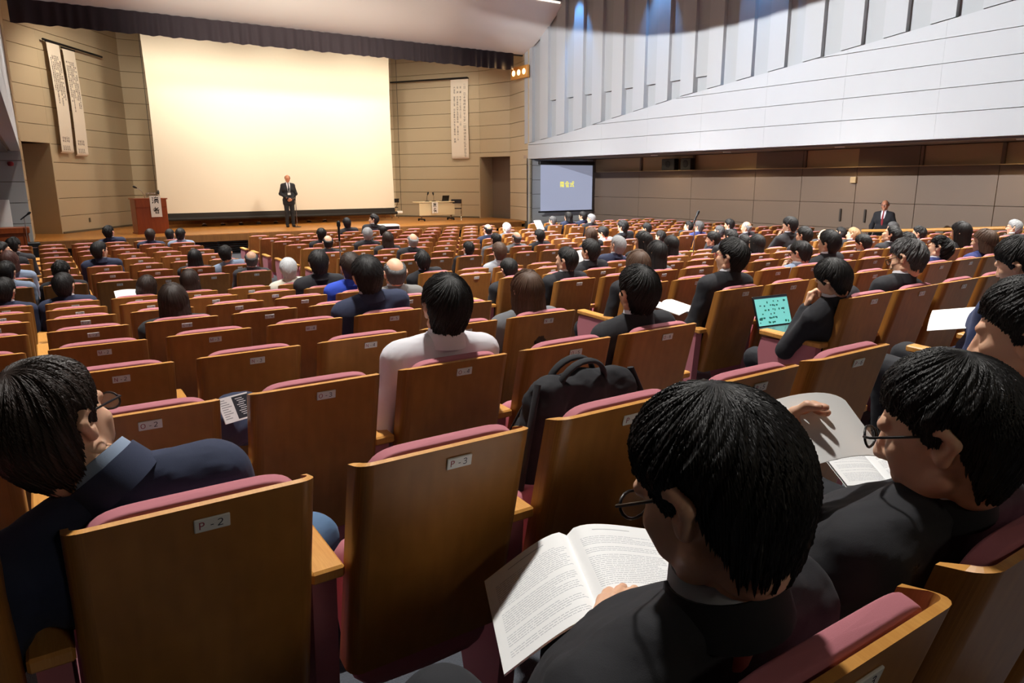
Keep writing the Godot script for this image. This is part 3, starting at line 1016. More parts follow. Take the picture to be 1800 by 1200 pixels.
	# two black boxes on the ledge of the right-hand wall
	for q in [[17.75, 0.4, "square black loudspeaker on the ledge above the side aisle"], [16.95, 0.3, "black projector unit on the ledge beside the loudspeaker"]]:
		var lb := thing("loudspeaker", q[2], "loudspeaker", W(18.19, 0.322, q[0]))
		part("cabinet", boxmesh(Vector3(0, 0.19, 0), Vector3(0.22, 0.38, q[1] * 1.5), M.black_plastic, 0.02), lb)
		var dr := MB.new()
		dr.tube([Vector3(-0.11, 0.2, 0), Vector3(-0.122, 0.2, 0)], [0.12, 0.1], 18)
		part("driver", dr.mesh(M.iron), lb)
	# far left: desk, microphone, white board and loudspeaker at the end wall
	var dk := thing("desk", "brown desk at the far left end wall", "desk", W(-0.62, FRONT_FLOOR, 21.3))
	part("desk_top", boxmesh(Vector3(0, 0.98, 0), Vector3(0.9, 0.14, 0.5), M.podium_wood, 0.01), dk)
	part("desk_body", boxmesh(Vector3(0, 0.46, 0), Vector3(0.84, 0.92, 0.44), M.podium_wood, 0.01), dk)
	mic_stand("boom microphone stand beside the desk at far left", W(-0.24, FRONT_FLOOR, 21.0), 1.3, 0.9)
	var wbd := thing("white_board", "white board leaning at the far left edge", "board", W(-0.95, FRONT_FLOOR, 21.75))
	part("board", boxmesh(Vector3(0, 1.15, 0), Vector3(0.9, 1.1, 0.03), M.plate_white, 0.006), wbd)
	for xx in [-0.4, 0.4]:
		part("leg", boxmesh(Vector3(xx, 0.3, 0), Vector3(0.03, 0.6, 0.03), M.chrome), wbd)
	var ls := thing("loudspeaker", "black loudspeaker box beside the desk at far left", "loudspeaker", W(-0.12, FRONT_FLOOR, 20.6))
	part("cabinet", boxmesh(Vector3(0, 0.36, 0), Vector3(0.26, 0.72, 0.3), M.black_plastic, 0.02), ls)
	part("badge", boxmesh(Vector3(0, 0.6, 0.155), Vector3(0.12, 0.02, 0.008), M.chrome), ls)

func sign_paper(txt: String, label: String, pos: Vector3, turn: float, w: float, h: float):
	var t := thing("paper_sign", label, "sign", pos, turn)
	var im := Image.create(128, int(128 * h / w), false, Image.FORMAT_RGB8)
	im.fill(Color8(240, 236, 230))
	var s := 84.0 if txt == "演者" else 78.0
	for i in txt.length():
		glyph(im, txt[i], 64 - s / 2, im.get_height() * (0.06 + 0.48 * i), s, Color8(30, 26, 26), 8)
	part("sheet", sheet(Vector2(w, h), 0.006).mesh(print_mat("sign_" + txt, im)), t)

func folding_chair(label: String, pos: Vector3, turn: float):
	var t := thing("folding_chair", label, "chair", pos, turn)
	part("seat", boxmesh(Vector3(0, 0.44, 0), Vector3(0.4, 0.03, 0.38), M.iron, 0.012), t)
	part("backrest", boxmesh(Vector3(0, 0.72, 0.24), Vector3(0.4, 0.16, 0.02), M.iron, 0.01), t)
	for s in [-1.0, 1.0]:
		for q in [[Vector3(0.2 * s, 0.8, 0.26), Vector3(0.2 * s, 0.0, -0.2)], [Vector3(0.18 * s, 0.46, -0.16), Vector3(0.18 * s, 0.0, 0.22)]]:
			var b := MB.new()
			b.tube([q[0], q[1]], 0.012, 8)
			part("leg", b.mesh(M.chrome), t)

func mic_stand(label: String, pos: Vector3, h: float, lean: float):
	var t := thing("microphone_stand", label, "stand", pos)
	var b := MB.new()
	b.lathe(Vector3.ZERO, [Vector2(0, 0.0), Vector2(0.13, 0.0), Vector2(0.13, 0.015), Vector2(0.02, 0.03), Vector2(0, 0.03)], 18)
	part("foot", b.mesh(M.iron), t)
	var p := MB.new()
	p.tube([Vector3(0, 0.02, 0), Vector3(0, h * 0.6, 0), Vector3(0, h, 0)], [0.011, 0.011, 0.008], 8)
	part("pole", p.mesh(M.chrome), t)
	var d := Vector3(sin(lean), cos(lean), 0)
	var m := MB.new()
	m.tube([Vector3(0, h, 0) - d * 0.1, Vector3(0, h, 0) + d * 0.1, Vector3(0, h, 0) + d * 0.12, Vector3(0, h, 0) + d * 0.17, Vector3(0, h, 0) + d * 0.19], [0.014, 0.018, 0.028, 0.028, 0.012], 12)
	part("microphone", m.mesh(M.black_plastic), t)

# ------------------------------------------------------------------ chairs
func chair_meshes():
	var w := SHELL
	var up := Vector3(0, 0.6, 0.15)
	var L := up.length()
	up = up / L
	var fwd := Vector3(0, 0.15, -0.6).normalized()
	var base := Vector3(0, 0.355, -0.15)
	var r := 0.034
	var th := 0.013
	var out := []
	var inn := []
	out.append(Vector2(-w / 2, 0.07))
	inn.append(Vector2(-w / 2 + th, 0.07))
	for k in 6:
		var a := PI + PI / 2 * k / 5.0
		out.append(Vector2(-w / 2 + r + cos(a) * r, r + sin(a) * r))
		inn.append(Vector2(-w / 2 + r + cos(a) * (r - th), r + sin(a) * (r - th)))
	for k in 6:
		var a := PI * 1.5 + PI / 2 * k / 5.0
		out.append(Vector2(w / 2 - r + cos(a) * r, r + sin(a) * r))
		inn.append(Vector2(w / 2 - r + cos(a) * (r - th), r + sin(a) * (r - th)))
	out.append(Vector2(w / 2, 0.07))
	inn.append(Vector2(w / 2 - th, 0.07))
	var P := func(q: Vector2, t: float) -> Vector3: return base + Vector3(q.x, 0, 0) + fwd * q.y + up * (L * t)
	var skin := MB.new()
	var o0 := []
	var o1 := []
	var i0 := []
	var i1 := []
	for k in out.size():
		# the top of the flanges falls towards the front
		o0.append(P.call(out[k], 0.0))
		o1.append(P.call(out[k], 1.0) - up * (out[k].y * 0.5))
		i0.append(P.call(inn[k], 0.0))
		i1.append(P.call(inn[k], 1.0) - up * (inn[k].y * 0.5 - 0.006 if k > 0 and k < out.size() - 1 else inn[k].y * 0.5))
	skin.grid([o1, o0], Vector2(1, 1), false, true)
	skin.grid([i1, i0], Vector2(1, 1), false, false)
	var edge := MB.new()
	for k in out.size() - 1:
		edge.quad(o1[k], o1[k + 1], i1[k + 1], i1[k])
		edge.quad(o0[k + 1], o0[k], i0[k], i0[k + 1])
	var e := out.size() - 1
	edge.quad(o0[0], o1[0], i1[0], i0[0])
	edge.quad(o0[e], i0[e], i1[e], o1[e])
	var am := skin.mesh(M.veneer)
	edge.into(am, M.ply_edge)
	cache.shell = am
	# a soft cushion in the shell, standing a finger over its edge
	var cu := MB.new()
	var tb := Transform3D(Basis(Vector3.RIGHT, up, -fwd), base + fwd * 0.037 + up * (L * 0.5 + 0.004))
	cu.pillow(tb, Vector3(w - 0.034, L, 0.046), 0.3, 32, 24)
	cache.cushion = cu.mesh(M.pink_cloth)
	var st := MB.new()
	st.pillow(Transform3D(Basis(), Vector3(0, 0.40, -0.40)), Vector3(0.43, 0.1, 0.46), 0.4, 20, 8)
	cache.seat_down = st.mesh(M.pink_cloth)
	var su := MB.new()
	su.pillow(Transform3D(Basis(Vector3.RIGHT, 1.3), Vector3(0, 0.46, -0.255)), Vector3(0.41, 0.085, 0.40), 0.4, 20, 8)
	cache.seat_up = su.mesh(M.pink_cloth)
	var ar := MB.new()
	ar.box(Transform3D(Basis(Vector3.RIGHT, 0.03), Vector3(0, 0.672, -0.33)), Vector3(0.078, 0.032, 0.43), 0.006)
	cache.arm = ar.mesh(M.ply_edge)
	var sp := MB.new()
	# side panel: a padded board, cut back towards the floor
	var poly := PackedVector2Array([Vector2(-0.15, 0.658), Vector2(-0.53, 0.645), Vector2(-0.552, 0.56), Vector2(-0.53, 0.40), Vector2(-0.44, 0.16), Vector2(-0.40, 0.0), Vector2(-0.22, 0.0), Vector2(-0.19, 0.2)])
	sp.prism(poly, Transform3D(Basis(Vector3(0, 0, 1), Vector3(0, 1, 0), Vector3(1, 0, 0)), Vector3(-0.029, 0, 0)), 0.058)
	cache.side = sp.mesh(M.pink_cloth)
	var np := MB.new()
	np.box(Transform3D(), Vector3(0.064, 0.03, 0.005), 0.0015)
	cache.plate = np.mesh(M.plate_white)
	cache.plate_at = Transform3D(Basis(Vector3.RIGHT, up, -fwd), base + up * (L * 0.93) - fwd * 0.0025 + Vector3(0.018, 0, 0))

func text_mesh(s: String, m: Material) -> TextMesh:
	var k := "t" + s
	if not cache.has(k):
		var t := TextMesh.new()
		var f := SystemFont.new()
		f.font_names = PackedStringArray(["Droid Sans"])
		t.font = f
		t.text = s
		t.font_size = 16
		t.pixel_size = 0.00135
		t.depth = 0.0006
		t.curve_step = 4.0
		t.material = m
		cache[k] = t
	return cache[k]

const LETTERS := "QPONMLKJIHGFEDCBA"

func seat_x(n: int) -> float:      # centre of seat number n
	var left := -0.0345 + PITCH * (n - 2)
	if n >= 19:
		left = 11.14 + PITCH * (n - 19)
	elif n >= 7:
		left = 3.772 + PITCH * (n - 7)
	return left + SHELL / 2

func seat_words(r: int, n: int) -> String:
	var row := "%s row from the stage" % ordinal(17 - r)
	if n <= 6:
		return "%s, %s seat left of the left aisle" % [row, ordinal(7 - n)]
	if n <= 18:
		return "%s, %s seat right of the left aisle" % [row, ordinal(n - 6)]
	return "%s, %s seat right of the right aisle" % [row, ordinal(n - 18)]

func in_view(p: Vector3, slack := 0.0) -> bool:
	var q := Basis.from_euler(Vector3(-0.2226, -0.5837, -0.0046)).inverse() * (p - Vector3(0, EYE, 0))
	if q.z > -0.1:
		return false
	return absf(q.x / -q.z) < 0.7217 + slack and absf(q.y / -q.z) < 0.4811 + slack

func seats():
	chair_meshes()
	var spots := []
	for r in 17:
		for n in range(1, 28):
			var p := W(seat_x(n), row_floor(r), row_d(r))
			var near := p.distance_to(Vector3(0, EYE, 0))
			if in_view(p + Vector3(0, 0.9, -0.05), 0.35 / near) or in_view(p + Vector3(0, 0.5, -0.1), 0.3 / near) or in_view(p + Vector3(0.27, 0.95, -0.05), 0.05) or in_view(p + Vector3(0.27, 0.67, -0.4), 0.02):
				spots.append([near, r, n, p])
	spots.sort_custom(func(a, b): return a[0] < b[0])
	var far := {}
	for k in ["shell", "cushion", "seat_up", "arm", "side", "plate"]:
		far[k] = []
	var busy := taken_seats()
	for i in spots.size():
		var r: int = spots[i][1]
		var n: int = spots[i][2]
		var p: Vector3 = spots[i][3]
		var first: bool = n == 1 or n == 7 or n == 19
		if i < 300:
			var c := thing("auditorium_chair", "wooden chair with pink cushion, " + short_words(r, n), "chair", p, 0, "wooden chairs of the hall")
			part("back_shell", cache.shell, c)
			part("back_cushion", cache.cushion, c)
			part("seat", cache.seat_down if busy.has(Vector2i(r, n)) else cache.seat_up, c)
			for s in ([-1, 1] if first else [1]):
				var at := Vector3(s * PITCH / 2, 0, 0)
				part("armrest", cache.arm, c, at_(at))
				part("side_panel", cache.side, c, at_(at))
			var pl := part("number_plate", cache.plate, c, cache.plate_at)
			part("letter", text_mesh(LETTERS[r], M.plate_red), pl, at_(Vector3(-0.019, 0, 0.0026)))
			part("number", text_mesh("- %d" % n, M.plate_dark), pl, at_(Vector3(0.008, 0, 0.0026)))
		else:
			far.shell.append(at_(p))
			far.cushion.append(at_(p))
			far.seat_up.append(at_(p))
			far.plate.append(at_(p) * cache.plate_at)
			for s in ([-1, 1] if first else [1]):
				far.arm.append(at_(p + Vector3(s * PITCH / 2, 0, 0)))
				far.side.append(at_(p + Vector3(s * PITCH / 2, 0, 0)))
	print("seats ", spots.size())
	if far.shell.size():
		var t := Node3D.new()
		t.name = unique("distant_chairs")
		add_child(t)
		t.set_meta("label", "remaining wooden chairs in the farthest rows by the stage")
		t.set_meta("category", "chairs")
		t.set_meta("kind", "stuff")
		var names := {"shell": "back_shells", "cushion": "back_cushions", "seat_up": "folded_seats", "arm": "armrests", "side": "side_panels", "plate": "number_plates"}
		for k in names:
			var mm := MultiMesh.new()
			mm.transform_format = MultiMesh.TRANSFORM_3D
			mm.mesh = cache[k]
			mm.instance_count = far[k].size()
			for i in far[k].size():
				mm.set_instance_transform(i, far[k][i])
			var mi := MultiMeshInstance3D.new()
			mi.name = names[k]
			mi.multimesh = mm
			mi.set_meta("kind", "stuff")
			t.add_child(mi)

# ------------------------------------------------------------------ people
class Field:
	# smooth union of tapered capsules and ellipsoids, less some balls
	var a := PackedVector3Array()
	var ba := PackedVector3Array()
	var il := PackedFloat32Array()
	var ra := PackedFloat32Array()
	var rb := PackedFloat32Array()
	var ec := PackedVector3Array()
	var ei := PackedVector3Array()
	var em := PackedFloat32Array()
	var sc := PackedVector3Array()
	var sr := PackedFloat32Array()
	var k := 0.03
	var wrinkle := 0.0
	var noise: FastNoiseLite
	func cap(p: Vector3, q: Vector3, r0: float, r1: float):
		a.append(p)
		ba.append(q - p)
		il.append(1.0 / maxf((q - p).length_squared(), 1e-8))
		ra.append(r0)
		rb.append(r1 - r0)
	func ell(c: Vector3, r: Vector3):
		ec.append(c)
		ei.append(Vector3(1.0 / r.x, 1.0 / r.y, 1.0 / r.z))
		em.append(minf(r.x, minf(r.y, r.z)))
	func cut(c: Vector3, r: float):
		sc.append(c)
		sr.append(r)
	func d(p: Vector3) -> float:
		var m := 10.0
		for i in a.size():
			var pa := p - a[i]
			var h := clampf(pa.dot(ba[i]) * il[i], 0.0, 1.0)
			var q := (pa - ba[i] * h).length() - ra[i] - rb[i] * h
			var e := k - absf(m - q)
			m = minf(m, q)
			if e > 0.0:
				m -= e * e * 0.25 / k
		for i in ec.size():
			var q := (((p - ec[i]) * ei[i]).length() - 1.0) * em[i]
			var e := k - absf(m - q)
			m = minf(m, q)
			if e > 0.0:
				m -= e * e * 0.25 / k
		for i in sc.size():
			m = maxf(m, sr[i] - (p - sc[i]).length())
		if wrinkle > 0.0 and m < 0.05:
			m += wrinkle * noise.get_noise_3d(p.x * 9.0, p.y * 16.0, p.z * 9.0)
		return m

func nets(F: Field, lo: Vector3, hi: Vector3, cell: float) -> MB:
	var nx := int(ceil((hi.x - lo.x) / cell)) + 1
	var ny := int(ceil((hi.y - lo.y) / cell)) + 1
	var nz := int(ceil((hi.z - lo.z) / cell)) + 1
	var val := PackedFloat32Array()
	val.resize(nx * ny * nz)
	val.fill(1000.0)
	var vi := PackedInt32Array()
	vi.resize(nx * ny * nz)
	vi.fill(-1)
	var B := 4
	var cells := PackedInt32Array()
	var reach := B * cell * 0.9 + F.wrinkle
	for bz in range(0, nz - 1, B):
		for by in range(0, ny - 1, B):
			for bx in range(0, nx - 1, B):
				var c := lo + Vector3(bx + B * 0.5, by + B * 0.5, bz + B * 0.5) * cell
				if absf(F.d(c)) > reach:
					continue
				for z in range(bz, mini(bz + B + 1, nz)):
					for y in range(by, mini(by + B + 1, ny)):
						var o := (z * ny + y) * nx
						for x in range(bx, mini(bx + B + 1, nx)):
							if val[o + x] == 1000.0:
								val[o + x] = F.d(lo + Vector3(x, y, z) * cell)
				for z in range(bz, mini(bz + B, nz - 1)):
					for y in range(by, mini(by + B, ny - 1)):
						for x in range(bx, mini(bx + B, nx - 1)):
							cells.append((z * ny + y) * nx + x)
	var out := MB.new()
	var offs := [0, 1, nx, nx + 1, nx * ny, nx * ny + 1, nx * ny + nx, nx * ny + nx + 1]
	var edges := [[0, 1], [2, 3], [4, 5], [6, 7], [0, 2], [1, 3], [4, 6], [5, 7], [0, 4], [1, 5], [2, 6], [3, 7]]
	var corner := []
	for i in 8:
		corner.append(Vector3(i & 1, (i >> 1) & 1, (i >> 2) & 1))
	var g := PackedFloat32Array()
	g.resize(8)
	for c in cells:
		var neg := 0
		for i in 8:
			g[i] = val[c + offs[i]]
			if g[i] < 0.0:
				neg += 1
		if neg == 0 or neg == 8:
			continue
		var s := Vector3.ZERO
		var m := 0
		for e in edges:
			var p: float = g[e[0]]
			var q: float = g[e[1]]
			if (p < 0.0) != (q < 0.0):
				s += corner[e[0]].lerp(corner[e[1]], p / (p - q))
				m += 1
		var x := c % nx
		var y := (c / nx) % ny
		var z := c / (nx * ny)
		vi[c] = out.v.size()
		out.v.append(lo + (Vector3(x, y, z) + s / m) * cell)
		out.u.append(Vector2.ZERO)
	var steps := [1, nx, nx * ny]
	for c in cells:
		if vi[c] < 0:
			continue
		for ax in 3:
			var p := val[c]
			var q := val[c + steps[ax]]
			if (p < 0.0) == (q < 0.0):
				continue
			var s1: int = steps[(ax + 1) % 3]
			var s2: int = steps[(ax + 2) % 3]
			if c - s1 - s2 < 0:
				continue
			var v0 := vi[c - s1 - s2]
			var v1 := vi[c - s2]
			var v2 := vi[c]
			var v3 := vi[c - s1]
			if v0 < 0 or v1 < 0 or v2 < 0 or v3 < 0:
				continue
			if p < 0.0:
				out.ix.append_array([v0, v2, v1, v0, v3, v2])
			else:
				out.ix.append_array([v0, v1, v2, v0, v2, v3])
	out.n.resize(out.v.size())
	for t in range(0, out.ix.size(), 3):
		var i := out.ix[t]
		var j := out.ix[t + 1]
		var l := out.ix[t + 2]
		var nn := (out.v[l] - out.v[i]).cross(out.v[j] - out.v[i])
		out.n[i] += nn
		out.n[j] += nn
		out.n[l] += nn
	for t in out.n.size():
		out.n[t] = out.n[t].normalized()
	return out

func head_mb(cell: float) -> MB:
	# centre of the skull at the origin, face towards -z
	var key := "head%f" % cell
	if cache.has(key):
		return cache[key]
	var F := Field.new()
	F.k = 0.018
	F.ell(Vector3(0, 0.02, 0.008), Vector3(0.074, 0.096, 0.094))
	F.ell(Vector3(0, -0.03, -0.03), Vector3(0.060, 0.080, 0.060))
	for s in [-1.0, 1.0]:
		F.cap(Vector3(0.048 * s, -0.06, -0.005), Vector3(0.012 * s, -0.098, -0.066), 0.024, 0.019)
		F.cap(Vector3(0.038 * s, -0.018, -0.062), Vector3(0.03 * s, -0.05, -0.066), 0.022, 0.018)
	F.cap(Vector3(0, -0.04, 0.018), Vector3(0, -0.075, 0.022), 0.055, 0.050)
	F.k = 0.012
	F.cap(Vector3(-0.036, 0.024, -0.078), Vector3(0.036, 0.024, -0.078), 0.012, 0.012)
	F.cap(Vector3(0, 0.008, -0.088), Vector3(0, -0.03, -0.106), 0.008, 0.012)
	F.cap(Vector3(-0.011, -0.034, -0.094), Vector3(0.011, -0.034, -0.094), 0.008, 0.008)
	F.cap(Vector3(-0.018, -0.063, -0.082), Vector3(0.018, -0.063, -0.082), 0.008, 0.008)
	F.cap(Vector3(-0.014, -0.074, -0.08), Vector3(0.014, -0.074, -0.08), 0.008, 0.008)
	for s in [-1.0, 1.0]:
		# ears
		F.cap(Vector3(0.074 * s, -0.022, 0.002), Vector3(0.084 * s, 0.018, 0.016), 0.008, 0.011)
		F.cap(Vector3(0.084 * s, 0.018, 0.016), Vector3(0.086 * s, 0.0, 0.03), 0.010, 0.008)
		F.cap(Vector3(0.086 * s, 0.0, 0.03), Vector3(0.076 * s, -0.03, 0.008), 0.008, 0.008)
		F.cut(Vector3(0.098 * s, 0.0, 0.006), 0.017)
		F.cut(Vector3(0.031 * s, 0.007, -0.101), 0.012)
	cache[key] = nets(F, Vector3(-0.1, -0.2, -0.13), Vector3(0.1, 0.13, 0.12), cell)
	return cache[key]

func hand_mb(kind: String) -> MB:
	# wrist at the origin, fingers towards -z, palm down, thumb on the +x side
	var key := "hand" + kind
	if cache.has(key):
		return cache[key]
	var F := Field.new()
	F.k = 0.008
	var curl := {"flat": 0.22, "lap": 0.5, "fist": 1.35, "hold": 0.8}
	var c: float = curl[kind]
	F.cap(Vector3(0, 0, 0.05), Vector3(0, 0, 0), 0.026, 0.024)
	var xs := [0.030, 0.010, -0.011, -0.031]
	var ls := [0.040, 0.045, 0.042, 0.033]
	for i in 4:
		var k0 := Vector3(xs[i] * 0.6, 0.002, -0.01)
		var k1 := Vector3(xs[i], 0.004 if i in [1, 2] else 0.0, -0.085 if i < 3 else -0.076)
		F.cap(k0, k1, 0.014, 0.0115)
		var p := k1
		var ang := c * 0.6
		var fan: float = (xs[i]) * 1.6
		for seg in 3:
			var ln: float = ls[i] * [1.0, 0.68, 0.5][seg]
			var q := p + Vector3(sin(fan) * cos(ang), -sin(ang), -cos(ang)).normalized() * ln
			F.cap(p, q, 0.0098 - 0.001 * seg, 0.0092 - 0.001 * seg)
			p = q
			ang += c * 0.85
	F.cap(Vector3(0.018, -0.004, -0.02), Vector3(0.042, -0.012, -0.048), 0.014, 0.0115)
	F.cap(Vector3(0.042, -0.012, -0.048), Vector3(0.052 - 0.02 * minf(c, 1.0), -0.018, -0.078), 0.0108, 0.010)
	F.cap(Vector3(0.052 - 0.02 * minf(c, 1.0), -0.018, -0.078), Vector3(0.05 - 0.03 * minf(c, 1.0), -0.022, -0.102), 0.0098, 0.0078)
	cache[key] = nets(F, Vector3(-0.07, -0.11, -0.21), Vector3(0.085, 0.05, 0.08), 0.0042)
	return cache[key]

const HAIR := {
	"short": {"front": 84, "temple": 96, "side": 108, "ear": 88, "back": 126, "thick": 0.021, "amp": 0.006, "freq": 16.0, "drop": 0.0, "nape": 0.035},
	"spiky": {"front": 80, "temple": 92, "side": 104, "ear": 86, "back": 124, "thick": 0.022, "amp": 0.016, "freq": 11.0, "drop": 0.0, "nape": 0.03},
	"slick": {"front": 74, "temple": 84, "side": 104, "ear": 86, "back": 124, "thick": 0.015, "amp": 0.004, "freq": 14.0, "drop": 0.0, "nape": 0.03},
	"balding": {"front": 70, "temple": 92, "side": 106, "ear": 86, "back": 122, "thick": 0.012, "amp": 0.004, "freq": 12.0, "drop": 0.0, "nape": 0.025},
	"bob": {"front": 88, "temple": 100, "side": 112, "ear": 112, "back": 112, "thick": 0.022, "amp": 0.006, "freq": 12.0, "drop": 0.11, "nape": 0.0},
	"long": {"front": 86, "temple": 100, "side": 112, "ear": 112, "back": 112, "thick": 0.022, "amp": 0.007, "freq": 12.0, "drop": 0.25, "nape": 0.0}}

func hair_mb(style: String, np: int, ns: int, seed_: int) -> MB:
	var key := "hair%s%d_%d" % [style, np, seed_]
	if cache.has(key):
		return cache[key]
	var h: Dictionary = HAIR[style]
	var tilt := Basis(Vector3.RIGHT, 0.36)
	var cen := Vector3(0, 0.016, 0.008)
	var rad := Vector3(0.077, 0.099, 0.097)
	var keys := [[0.0, h.front], [50.0, h.front + 4], [74.0, h.temple], [84.0, h.side], [93.0, h.side - 2], [100.0, h.ear], [122.0, h.ear + 12], [140.0, h.back - 4], [180.0, h.back]]
	var o := Vector3(seed_ * 17.3, seed_ * 5.1, 0)
	var rows_ := []
	for i in ns + 2:
		rows_.append([])
	for j in np + 1:
		var phi := TAU * (j % np) / np
		var deg := rad_to_deg(phi)
		deg = deg if deg <= 180.0 else 360.0 - deg
		var te := 0.0
		for q in keys.size() - 1:
			if deg >= keys[q][0] and deg <= keys[q + 1][0]:
				te = lerpf(keys[q][1], keys[q + 1][1], smoothstep(keys[q][0], keys[q + 1][0], deg))
		var jag := noise.get_noise_3d(cos(phi) * h.freq * 2.2 + o.x, sin(phi) * h.freq * 2.2, 7.0)
		te += jag * (5.0 if h.drop == 0.0 else 1.5)
		var falls: float = h.drop * smoothstep(58.0, 84.0, deg)
		var last := Vector3.ZERO
		for i in ns + 1:
			var s := i / float(ns)
			var th := deg_to_rad(te * s)
			var fall := 0.0
			if falls > 0.0:
				var f0 := 0.55 if h.drop < 0.2 else 0.4
				th = deg_to_rad(minf(te, 98.0) * minf(s / f0, 1.0))
				fall = falls * maxf(0.0, (s - f0) / (1.0 - f0)) * (1.0 + jag * 0.12)
			elif h.nape > 0.0:
				fall = h.nape * smoothstep(104.0, 128.0, deg) * smoothstep(0.72, 1.0, s) * (1.0 + jag * 0.5)
			var ph := phi + (0.9 * (1.0 - s) if h.drop == 0.0 else 0.15 * (1.0 - s))
			var d: Vector3 = tilt * Vector3(sin(th) * sin(phi), cos(th), -sin(th) * cos(phi))
			var R := 1.0 / sqrt(pow(d.x / rad.x, 2) + pow(d.y / rad.y, 2) + pow(d.z / rad.z, 2))
			var f: float = h.freq * (1.5 if np > 300 else 1.0)
			var n1 := noise.get_noise_3d(cos(ph) * f + o.x, sin(ph) * f + o.y, s * 2.2)
			var n2 := noise.get_noise_3d(cos(ph) * f * 3.4 + o.y, sin(ph) * f * 3.4 + o.x, s * 3.0 + 9.0)
			var body := 0.45 + 0.55 * sin(clampf(s * 1.25 + 0.25, 0, 1) * PI * 0.5)
			if h.drop == 0.0:
				body *= 1.0 - 0.62 * smoothstep(0.72, 1.0, s)
			var n3 := noise.get_noise_3d(cos(ph) * f * 0.35 + o.y, sin(ph) * f * 0.35 + o.x, s * 1.5 + 30.0)
			var lift: float = h.thick * body + h.amp * (n3 * 0.9 + n1 * 0.45 + n2 * 0.3 if np > 300 else n3 * 0.8 + n1 * 0.7 + n2 * 0.4) * smoothstep(0.02, 0.3, s)
			if style == "balding":
				# bare crown: the hair starts as a ring round the sides and back
				var bare := smoothstep(0.62, 0.40, s) if deg > 70.0 else 1.0
				lift = lerpf(lift, -0.012, bare)
			var p := cen + d * (R + lift)
			if fall > 0.0:
				p.y -= fall
				p.x *= 1.0 + 0.10 * fall / 0.25
				p.z += 0.012 * fall / 0.25 - (fall * 0.35 if h.drop == 0.0 else 0.0)
			last = p
			rows_[i].append(p)
		rows_[ns + 1].append(Vector3(last.x * 0.86, last.y + 0.004, cen.z + (last.z - cen.z) * 0.86))
	var b := MB.new()
	b.grid(rows_, Vector2(1, 1), true, false)
	cache[key] = b
	return b

func glasses_parts(parent: Node3D, T: Transform3D, m: Material):
	var g := Node3D.new()
	g.name = "glasses"
	g.transform = T
	parent.add_child(g, true)
	var b := MB.new()
	for s in [-1.0, 1.0]:
		var ring := []
		for k in 17:
			var a := TAU * k / 16.0
			ring.append(Vector3(0.033 * s + cos(a) * 0.025, 0.004 + sin(a) * 0.017, -0.108 + absf(cos(a) * 0.003)))
		b.tube(ring, 0.0022, 6, 1.0, false)
		b.tube([Vector3(0.058 * s, 0.01, -0.106), Vector3(0.076 * s, 0.012, -0.09), Vector3(0.084 * s, 0.014, 0.0), Vector3(0.084 * s, 0.002, 0.025)], 0.0022, 6)
	b.tube([Vector3(-0.009, 0.008, -0.11), Vector3(0.009, 0.008, -0.11)], 0.002, 6)
	part("frame", b.mesh(m), g)
	for s in [-1.0, 1.0]:
		var l := MB.new()
		var outer := []
		var inner := []
		for k in 17:
			var a := TAU * k / 16.0
			outer.append(Vector3(0.033 * s + cos(a) * 0.0245, 0.004 + sin(a) * 0.0165, -0.107))
			inner.append(Vector3(0.033 * s, 0.004, -0.109))
		l.grid([inner, outer], Vector2(1, 1), true, false)
		part("lens", l.mesh(M.lens), g)

